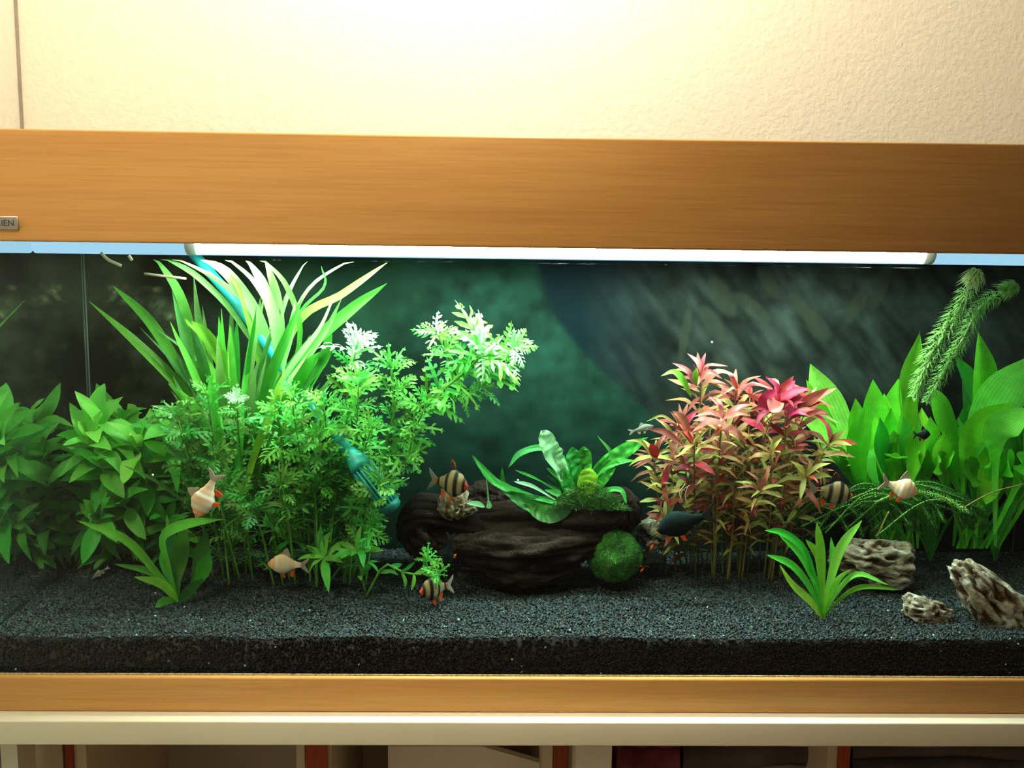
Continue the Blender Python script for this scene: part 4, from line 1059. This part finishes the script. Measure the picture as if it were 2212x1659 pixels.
REDS = [(1430, 1050), (1480, 1010), (1500, 960), (1530, 1000), (1560, 980), (1600, 960), (1620, 1000), (1640, 930), (1665, 980), (1700, 1000), (1720, 940), (1740, 1030), (1585, 1040), (1490, 1080), (1640, 1060), (1690, 1060), (1450, 1120), (1540, 1060), (1620, 900), (1700, 900), (1650, 890), (1475, 960), (1770, 990), (1600, 1090), (1560, 870),(1535,900),(1620,860),(1720,880),(1590,910)]
LAB = rank(REDS, (935, 1020), ('upper', 'middle', 'lower'), 'olive and red stem, {n} in the {row} tier of the red clump')
for i, (tx, ty) in enumerate(REDS):
    bx = 1570 + (tx - 1570) * .75 + rnd(-12, 12)
    hi = random.choice((HR, HR, MD, HP if ty < 900 else MD)) if ty < 960 else random.choice((MD, HG, OL, OL))
    redstem([(bx, rnd(1195, 1230)), ((bx + tx) / 2 + rnd(-10, 10), (1215 + ty) / 2), (tx, ty)], rnd(.19, .26), rnd(.11, .23), LAB[(tx, ty)], (OL, MD, hi), GR, L=rnd(.030, .040), tipn=6)

# individually seen large leaves of the red clump are extra leaves of their own stems
def extra(root_name_label, items):
    r = [o for o in COL.objects if o.get('label') == root_name_label][0]
    for (pts, wd, m, y) in items: blade(r, pts, wd, M[m], y, y - .01, 'lance', n=12, wave=.05)
extra('tallest red-leaved stem with near-white pink top leaves', [
    ([(1500, 832), (1485, 800), (1452, 784)], 13, 'pink', .14), ([(1493, 858), (1475, 820), (1455, 803), (1428, 812)], 16, 'yellowleaf', .13),
    ([(1508, 830), (1530, 802), (1560, 818)], 12, 'pink', .13), ([(1505, 835), (1502, 810), (1506, 796)], 14, 'yellowleaf', .14)])
extra('stem with the broadest crimson leaves in the middle of the red clump', [
    ([(1640, 890), (1655, 860), (1680, 840)], 26, 'crimson', .12), ([(1680, 850), (1695, 835), (1715, 812)], 18, 'red', .12), ([(1660, 860), (1675, 880), (1688, 888)], 30, 'pink', .11), ([(1690, 885), (1650, 880), (1620, 885)], 11, 'crimson', .11)])
extra('red-leaved stem at the right of the clump reaching towards the big sword leaves', [
    ([(1725, 880), (1750, 862), (1790, 838)], 22, 'salmon', .12), ([(1740, 898), (1765, 888), (1788, 893)], 16, 'red', .12)])
extra('left stem of the red clump with a long arching salmon leaf', [
    ([(1492, 945), (1475, 905), (1452, 888)], 19, 'salmon', .13), ([(1478, 965), (1440, 935), (1398, 926)], 15, 'salmon', .12), ([(1460, 915), (1430, 898), (1397, 910)], 6, 'olive', .13)])
extra('leftmost stem of the red clump with one bright red leaf', [
    ([(1420, 990), (1412, 972), (1404, 958)], 22, 'crimson', .12), ([(1420, 1000), (1385, 955), (1352, 952)], 8, 'olive', .12)])
# roots hanging
stick_pts = [[(1480, 1045), (1468, 1065), (1475, 1085)], [(1490, 1048), (1474, 1060), (1470, 1078)], [(1486, 1050), (1480, 1070), (1484, 1088)]]
rt = thing('root_tuft', P(1478, 1045, .12), 'tuft of fine white roots hanging in the red clump', 'root')
for s_ in stick_pts:
    v, f = tube(curve([P(x, y, .12) for x, y in s_], 10), .0005, 5); part('root_fibre', v, f, M['root'], rt)

# ---------------------------------------------------------------- big sword plants at right
def bigsword():
    b = G(1985, 1195)
    t = thing('amazon_sword_plant', b, 'large sword plant with broad pointed leaves behind the rocks at right', 'plant')
    D = [([(1900, 1180), (1870, 1050), (1805, 920), (1750, 786)], 92, 'swordlit', .26, .2), ([(1900, 1180), (1850, 1050), (1790, 940), (1742, 820)], 56, 'sword', .26, .17),
         ([(1900, 1180), (1870, 1020), (1800, 945), (1728, 900)], 50, 'swordlit', .25, .16), ([(1930, 1180), (1900, 1020), (1892, 920), (1886, 820)], 60, 'sword', .24, .2),
         ([(1940, 1180), (1930, 1000), (1922, 910), (1941, 818)], 46, 'sword', .26, .23), ([(1920, 1180), (1870, 1000), (1855, 930), (1848, 860)], 44, 'sword', .25, .22),
         ([(1980, 1180), (1975, 1000), (1965, 850), (1987, 716)], 62, 'sword', .27, .22)]
    D += [([(rnd(1900, 1990), 1185), (x + rnd(-15, 15), 1010), (x, y)], rnd(38, 58), random.choice(('sword', 'sword', 'sworddark')), rnd(.2, .27), rnd(.15, .26)) for x, y in
          ((1835, 920), (1865, 880), (1900, 900), (1925, 880), (1950, 900), (1975, 920), (1820, 960), (1990, 880), (1880, 960), (1940, 980), (1960, 850), (1910, 850), (2010, 900), (1850, 1000), (1900, 1000), (1930, 930), (1985, 980), (1870, 930), (1955, 1010), (1840, 900), (2000, 940), (1890, 940), (1970, 830))]
    for (pts, wd, m, y0, y1) in D: blade(t, pts, wd, M[m], y0, y1, 'sword', n=20, wave=.025, hint=hintvec(.3, .35))
    b = G(2110, 1195)
    t = thing('amazon_sword_plant', b, 'sword plant with the broadest rounded leaves at the right edge', 'plant')
    D = [([(2100, 1180), (2105, 1000), (2130, 850), (2113, 716)], 64, 'sword', .26, .18), ([(2120, 1180), (2100, 1000), (2150, 880), (2225, 770)], 96, 'swordlit', .25, .16),
         ([(2090, 1180), (2080, 1020), (2110, 930), (2190, 868)], 60, 'sword', .22, .14), ([(2060, 1180), (2070, 1000), (2040, 900), (2008, 832)], 50, 'sword', .25, .17),
         ([(2120, 1180), (2140, 1000), (2110, 850), (2060, 765)], 40, 'sworddark', .27, .22), ([(2150, 1180), (2150, 1000), (2160, 930), (2230, 880)], 70, 'swordlit', .2, .12),
         ([(2060, 1180), (2090, 1000), (2105, 900), (2080, 805)], 60, 'sworddark', .27, .25)]
    D += [([(rnd(2060, 2160), 1185), (x + rnd(-20, 20), 1020), (x, y)], rnd(42, 66), random.choice(('sword', 'sworddark', 'sword')), rnd(.2, .27), rnd(.13, .26)) for x, y in
          ((2040, 930), (2070, 900), (2100, 940), (2130, 900), (2160, 960), (2190, 930), (2210, 1000), (2060, 980), (2110, 1010), (2150, 1040), (2230, 900), (2200, 860), (2090, 860), (2180, 1080), (2240, 1040), (2220, 960),(2130,1090),(2030,1000), (2085, 930), (2140, 960), (2170, 900), (2205, 940), (2055, 900), (2120, 990), (2180, 1000), (2215, 1060), (2160, 860), (2100, 1050), (2235, 850))]
    for (pts, wd, m, y0, y1) in D: blade(t, pts, wd, M[m], y0, y1, 'sword', n=20, wave=.025, hint=hintvec(.3, .35))
    b = G(2010, 1215)
    t = thing('small_sword_plant', b, 'dark narrow-leaved plant in the shade behind the two right rocks', 'plant')
    for x, y in ((1985, 1080), (2000, 1060), (2015, 1070), (2030, 1090), (2005, 1090), (1960, 1120), (2060, 1110), (2120, 1080), (2160, 1100), (2190, 1120), (2140, 1140)):
        blade(t, [(2010 if x < 2080 else 2150, 1212), ((2010 + x) / 2 if x < 2080 else (2150 + x) / 2, 1150), (x, y)], rnd(10, 18), M['sworddark'], b.y, b.y - .01, 'strap', n=10)
bigsword()

# ---------------------------------------------------------------- waterweed strands
def weed(pxs, Y0, Y1, rad, label, mat, tipmat=None, spacing=.0026, per=9, group=None, lw=.0011):
    m = len(pxs); pts = [P(x, y, Y0 + (Y1 - Y0) * i / (m - 1)) for i, (x, y) in enumerate(pxs)]
    t = thing('waterweed_strand', pts[0], label, 'plant', group)
    ln = sum((pts[i + 1] - pts[i]).length for i in range(m - 1)); n = int(ln / spacing); cs = curve(pts, n)
    v, f = tube(cs, .0011, 6); part('stem', v, f, M['root'] if tipmat else M['stemgreen'], t)
    for nm, lo, hi, mt in (('foliage', 0, .86 if tipmat else 1, mat), ('tip', .86, 1.01, tipmat)):
        if mt is None: continue
        mb = MB()
        for i in range(n):
            u = i / (n - 1)
            if not (lo <= u < hi or (hi >= 1 and i == n - 1 and lo <= u)): continue
            T = (cs[min(i + 1, n - 1)] - cs[max(i - 1, 0)]).normalized()
            s = T.cross(Vector((0, 1, .1))).normalized(); w_ = T.cross(s)
            rr = rad * mpp(Y1) * min(1, .6 + u * 1.2) * (1 if u < .95 else math.sqrt(max(.05, (1.02 - u) / .07)))
            for k in range(per if u < .86 or not tipmat else per + 5):
                a = 2 * math.pi * k / per + rnd(-.4, .4) + i
                o = s * math.cos(a) + w_ * math.sin(a); c = cs[i]; r1 = rr * rnd(.8, 1.1); q = o.cross(T) * lw
                up = .5 if u < .86 else 1.3
                p1 = c + o * r1 * .55 + T * r1 * .45 * up; p2 = c + o * r1 + T * r1 * .25 * up - T * r1 * .3
                mb.add([c - q, c + q, p1 + q, p1 - q, p2], [(0, 1, 2, 3), (3, 2, 4)], [(0, 0)] * 5)
        o = part(nm, mb.v, mb.f, M[mt], t, uvs=mb.uv); o['kind'] = 'stuff'
weed([(1975, 860), (1995, 800), (2030, 730), (2075, 660), (2108, 590)], .15, .10, 30, 'feathery waterweed strand with a thick pale tip rising above the sword leaves', 'weed', 'weedlit')
weed([(2000, 870), (2040, 800), (2080, 730), (2120, 660), (2190, 618)], .17, .12, 27, 'second feathery waterweed strand bending towards the right edge', 'weed', 'weed')
GW = 'waterweed strands lying low at right'
LW = 'dark waterweed strand lying low behind the rocks at right'
for k in range(26):
    x0 = 1690 + 210 * k / 25; y0 = rnd(1080, 1180); x1 = x0 + rnd(90, 280); y1 = rnd(1070, 1110)
    weed([(x0, y0), ((x0 + x1) / 2, min(y0, y1) - rnd(5, 35)), (x1, y1), (x1 + rnd(10, 50), y1 + rnd(30, 70))], rnd(.14, .24), rnd(.13, .22), rnd(9, 14), 'dark waterweed strand lying low, ' + ORD[k] + ('' if k == 0 else ' from left') + ' in its bundle behind the rocks', 'weeddark', None, .0034, 6, GW, .0006)
weed([(1890, 1085), (1960, 1060), (2030, 1072), (2090, 1105)], .14, .13, 11, 'waterweed strand arching over the dark gap behind the rocks', 'weed', None, .0034, 6, None, .0005)
stick('leaf_stalk', [(2075, 1100), (2140, 1065), (2212, 1045)], .13, .0009, M['stemolive'], 'thin pale stalk slanting up to the right edge', 'stalk')
stick('leaf_stalk', [(1895, 1160), (1908, 1130), (1920, 1105)], .13, .0012, M['stemolive'], 'short brown stalk standing behind the layered rock', 'stalk')
stick('leaf_stalk', [(842, 1056), (862, 1044), (884, 1032)], .17, .0008, M['root'], 'thin pale stalk beside the teal strainer', 'stalk')

# ---------------------------------------------------------------- fish
def fish(label, head, tail, Y, up, kind, depth=1.0, yaw=0.0, name='barb', slim=1.0):
    """head and tail as seen positions; up = seen direction of the back"""
    H = P(head[0], head[1], Y); Tl = P(tail[0], tail[1], Y + yaw)
    X = (H - Tl); Ln = X.length; X.normalize()
    Zc = Vector((up[0], 0, -up[1])); Zc = (Zc - X * Zc.dot(X)).normalized(); Yc = Zc.cross(X)
    B = Matrix((X, Yc, Zc)).transposed()
    t = thing(name, Tl, label, 'fish', 'barbs' if name == 'barb' else None)
    tb = .80                     # body part of the length, rest is the tail fin
    prof = [(0, .015, 0), (.04, .05, .0), (.12, .115, .005), (.25, .19, .015), (.40, .235, .02), (.52, .225, .015), (.66, .165, .01), (.80, .10, .008), (.92, .068, .006), (1, .062, .006)]
    def pr(t_):
        for i in range(len(prof) - 1):
            if t_ <= prof[i + 1][0]:
                a, b = prof[i], prof[i + 1]; k = (t_ - a[0]) / (b[0] - a[0]); k = k * k * (3 - 2 * k)
                return a[1] + (b[1] - a[1]) * k, a[2] + (b[2] - a[2]) * k
        return prof[-1][1:]
    n, m = 40, 20; V = []; C = []; Fc = []
    for i in range(n):
        u = i / (n - 1); h, cz = pr(u); h *= slim * depth
        x = (1 - u * tb) * Ln
        th = h * (.44 if u < .6 else .44 - .25 * (u - .6) / .4) * 1.05 + .004
        for j in range(m):
            a = 2 * math.pi * j / m; zz = h * math.sin(a); yy = th * math.cos(a)
            V.append(B @ Vector((x, yy * Ln, (zz + cz) * Ln)) + Tl)
            zr = math.sin(a)
            if kind == 'albino':
                c_ = Vector((.72, .46, .30)).lerp(Vector((.80, .66, .54)), max(0, -zr * .6 + .3))
                for (b0, wd) in ((.30, .07), (.60, .06), (.88, .05)):
                    k = max(0, 1 - abs(u - b0) / wd); c_ = c_.lerp(Vector((.70, .72, .66)), .85 * k)
                if u < .22: c_ = c_.lerp(Vector((.80, .26, .08)), (.22 - u) / .22 * 1.0)
                if .15 < u < .25: c_ = c_.lerp(Vector((.85, .30, .10)), .5)
            elif kind == 'tiger':
                c_ = Vector((.26, .19, .09)).lerp(Vector((.30, .26, .17)), max(0, -zr))
                for (b0, wd) in ((.13, .045), (.36, .075), (.64, .065), (.92, .045)):
                    k = min(1, max(0, 1.25 * (1 - abs(u - b0) / wd)) * 2); c_ = c_.lerp(Vector((.006, .007, .008)), k)
                if u < .08: c_ = Vector((.55, .06, .03))
                if u > .97: c_ = Vector((.5, .1, .04))
            elif kind == 'moss':
                c_ = Vector((.004, .008, .011)).lerp(Vector((.010, .026, .026)), max(0, zr) * .5 + .2 * noise.noise(Vector((u * 9, a, 1))))
                if u < .05: c_ = Vector((.10, .03, .02))
            else:
                c_ = Vector((.14, .16, .13)).lerp(Vector((.30, .30, .26)), max(0, -zr))
                if abs(zr) < .2: c_ = c_ * .4
            C.append(tuple(c_))
    for i in range(n - 1):
        for j in range(m): Fc.append((i * m + j, i * m + (j + 1) % m, (i + 1) * m + (j + 1) % m, (i + 1) * m + j))
    Fc += [tuple(range(m)), tuple(range((n - 1) * m, n * m))[::-1]]
    part('body', V, Fc, M['fishdark' if kind == 'moss' else 'fish'], t, cols=C)
    finm = {'albino': 'fin', 'tiger': 'fin', 'moss': 'findark', 'grey': 'finpale'}[kind]; pale = {'albino': 'finpale', 'tiger': 'finpale', 'moss': 'findark', 'grey': 'finpale'}[kind]
    def fin(nm, pts, mt, yoff=0, tilt=0):
        # pts: outline in body plane (x from tail, z), thin lens
        th = .0006; vs = []
        for sg in (-1, 1):
            for (x, z) in pts: vs.append(B @ Vector((x * Ln, sg * th + yoff * Ln + tilt * (z) * Ln, z * Ln)) + Tl)
        k = len(pts); fs = [tuple(range(k)), tuple(range(k, 2 * k))[::-1]] + [(i, k + i, k + (i + 1) % k, (i + 1) % k) for i in range(k)]
        uv = [(-1 + 2 * (i % k) / k, .5) for i in range(2 * k)]
        part(nm, vs, fs, M[mt], t, smooth=False, uvs=uv)
    s = slim * depth
    fin('tail_fin', [(.215, .055 * s), (.13, .11 * s), (0, .20 * s), (.02, .12 * s), (.10, .01), (.02, -.12 * s), (0, -.19 * s), (.13, -.10 * s), (.215, -.045 * s)], pale)
    fin('dorsal_fin', [(.68, .235 * s), (.60, .36 * s), (.54, .40 * s), (.50, .33 * s), (.44, .19 * s)], 'findark' if kind in ('tiger', 'moss') else pale)
    if kind == 'tiger': fin('dorsal_edge', [(.645, .30 * s), (.60, .37 * s), (.54, .415 * s), (.50, .35 * s), (.54, .37 * s), (.60, .33 * s)], 'fin')
    fin('anal_fin', [(.46, -.17 * s), (.44, -.27 * s), (.38, -.29 * s), (.35, -.18 * s), (.34, -.11 * s)], finm)
    for sg in (-1, 1):
        fin('pelvic_fin', [(.66, -.20 * s), (.62, -.30 * s), (.56, -.31 * s), (.58, -.20 * s)], finm if kind != 'moss' else 'fin', sg * .03, 0)
        fin('pectoral_fin', [(.80, -.04 * s), (.70, -.02), (.66, -.07 * s), (.72, -.10 * s)], pale, sg * .078 * s, 0)
        c = B @ Vector(((1 - .105 * tb) * Ln, sg * .043 * s * Ln * 1.0, .022 * Ln)) + Tl
        v, f = tube([c - B @ Vector((0, sg * .012 * Ln, 0)), c, c + B @ Vector((0, sg * .006 * Ln, 0))], [.026 * Ln, .026 * Ln, .014 * Ln], 10); part('eye', v, f, M['eyered' if kind == 'albino' else 'eye'], t)
    # scale
    return t
fish('pale orange and white barb diving head-down in front of the strap-leaved plant', (424, 1118), (470, 1018), .055, (-1, -.35), 'albino', .95)
fish('pale orange and white barb swimming left just above the gravel', (578, 1218), (668, 1222), .12, (.12, -1), 'albino', 1.05)
fish('pale orange barb swimming before the dark waterweed at right', (1982, 1066), (1902, 1040), .10, (.35, -1), 'albino', 1.15)
fish('black-banded barb above the tan knot of the driftwood', (1012, 1052), (925, 1035), .13, (.12, -1), 'tiger', 1.35, .02)
fish('black-banded barb with a red nose beside the red plants', (1842, 1072), (1742, 1056), .13, (.10, -1), 'tiger', 1.1)
fish('black-banded barb seen nearly end-on below the plantlet on the gravel', (906, 1280), (980, 1262), .075, (-.1, -1), 'tiger', 1.25, .03)
fish('large dark mossy-green barb in front of the red plants', (1418, 1146), (1545, 1110), .10, (-.2, -1), 'moss', .95)
fish('small black barb before the big sword leaves', (2010, 938), (1972, 940), .11, (0, -1), 'moss', 1.3)
fish('slender dark barb hanging tail-up beside the bright plantlet', (966, 1232), (974, 1150), .10, (-1, 0), 'moss', .62)
fish('small grey fish above the fern leaf', (1412, 920), (1358, 934), .17, (-.1, -1), 'grey', 1.0, name='small_fish', slim=.62)
fish('small reddish-brown fish among the stems right of the red clump', (1690, 1104), (1722, 1080), .16, (-.6, -1), 'tiger', .8, name='small_fish', slim=.8)
fish('thin red-tailed fish close to the gravel at left', (198, 1250), (236, 1224), .10, (-.4, -1), 'grey', .8, name='small_fish', slim=.5)
# shrimp-like red specks beside the moss ball
for k, (x0, y0, x1, y1) in enumerate(((1404, 1188, 1412, 1176), (1383, 1236, 1390, 1228))):
    pts = curve([P(x0, y0, .14), P((x0 + x1) / 2, (y0 + y1) / 2, .14), P(x1, y1, .14)], 6)
    t = thing('red_shrimp', pts[0], ('red shrimp on the rock behind the moss ball', 'red shrimp low beside the moss ball')[k], 'shrimp')
    v, f = tube(pts, [.0004, .0012, .0016, .0016, .0012, .0005], 8); part('body', v, f, M['fin'], t)
    for q in (-1, 1):
        v, f = tube(curve([pts[-1], pts[-1] + Vector((.003 * q, -.002, .004)), pts[-1] + Vector((.007 * q, -.003, .003))], 5), .00025, 4); part('antenna', v, f, M['fin'], t)
for k, (x, y, Y) in enumerate(((1538, 739, .05), (96, 1026, .05), (1119, 1037, .1))):
    if x < 190: x = 330
    v, f = tube([P(x, y, Y) + Vector((0, 0, dz)) for dz in (-.0013, -.0009, 0, .0009, .0013)], [.0002, .0010, .0014, .0010, .0002], 10)
    single('bubble', v, f, M['bubble'], ('tiny white bubble in the open water above the red plants', 'tiny white bubble before the left bush', 'tiny white bubble beside the fern')[k], 'bubble')
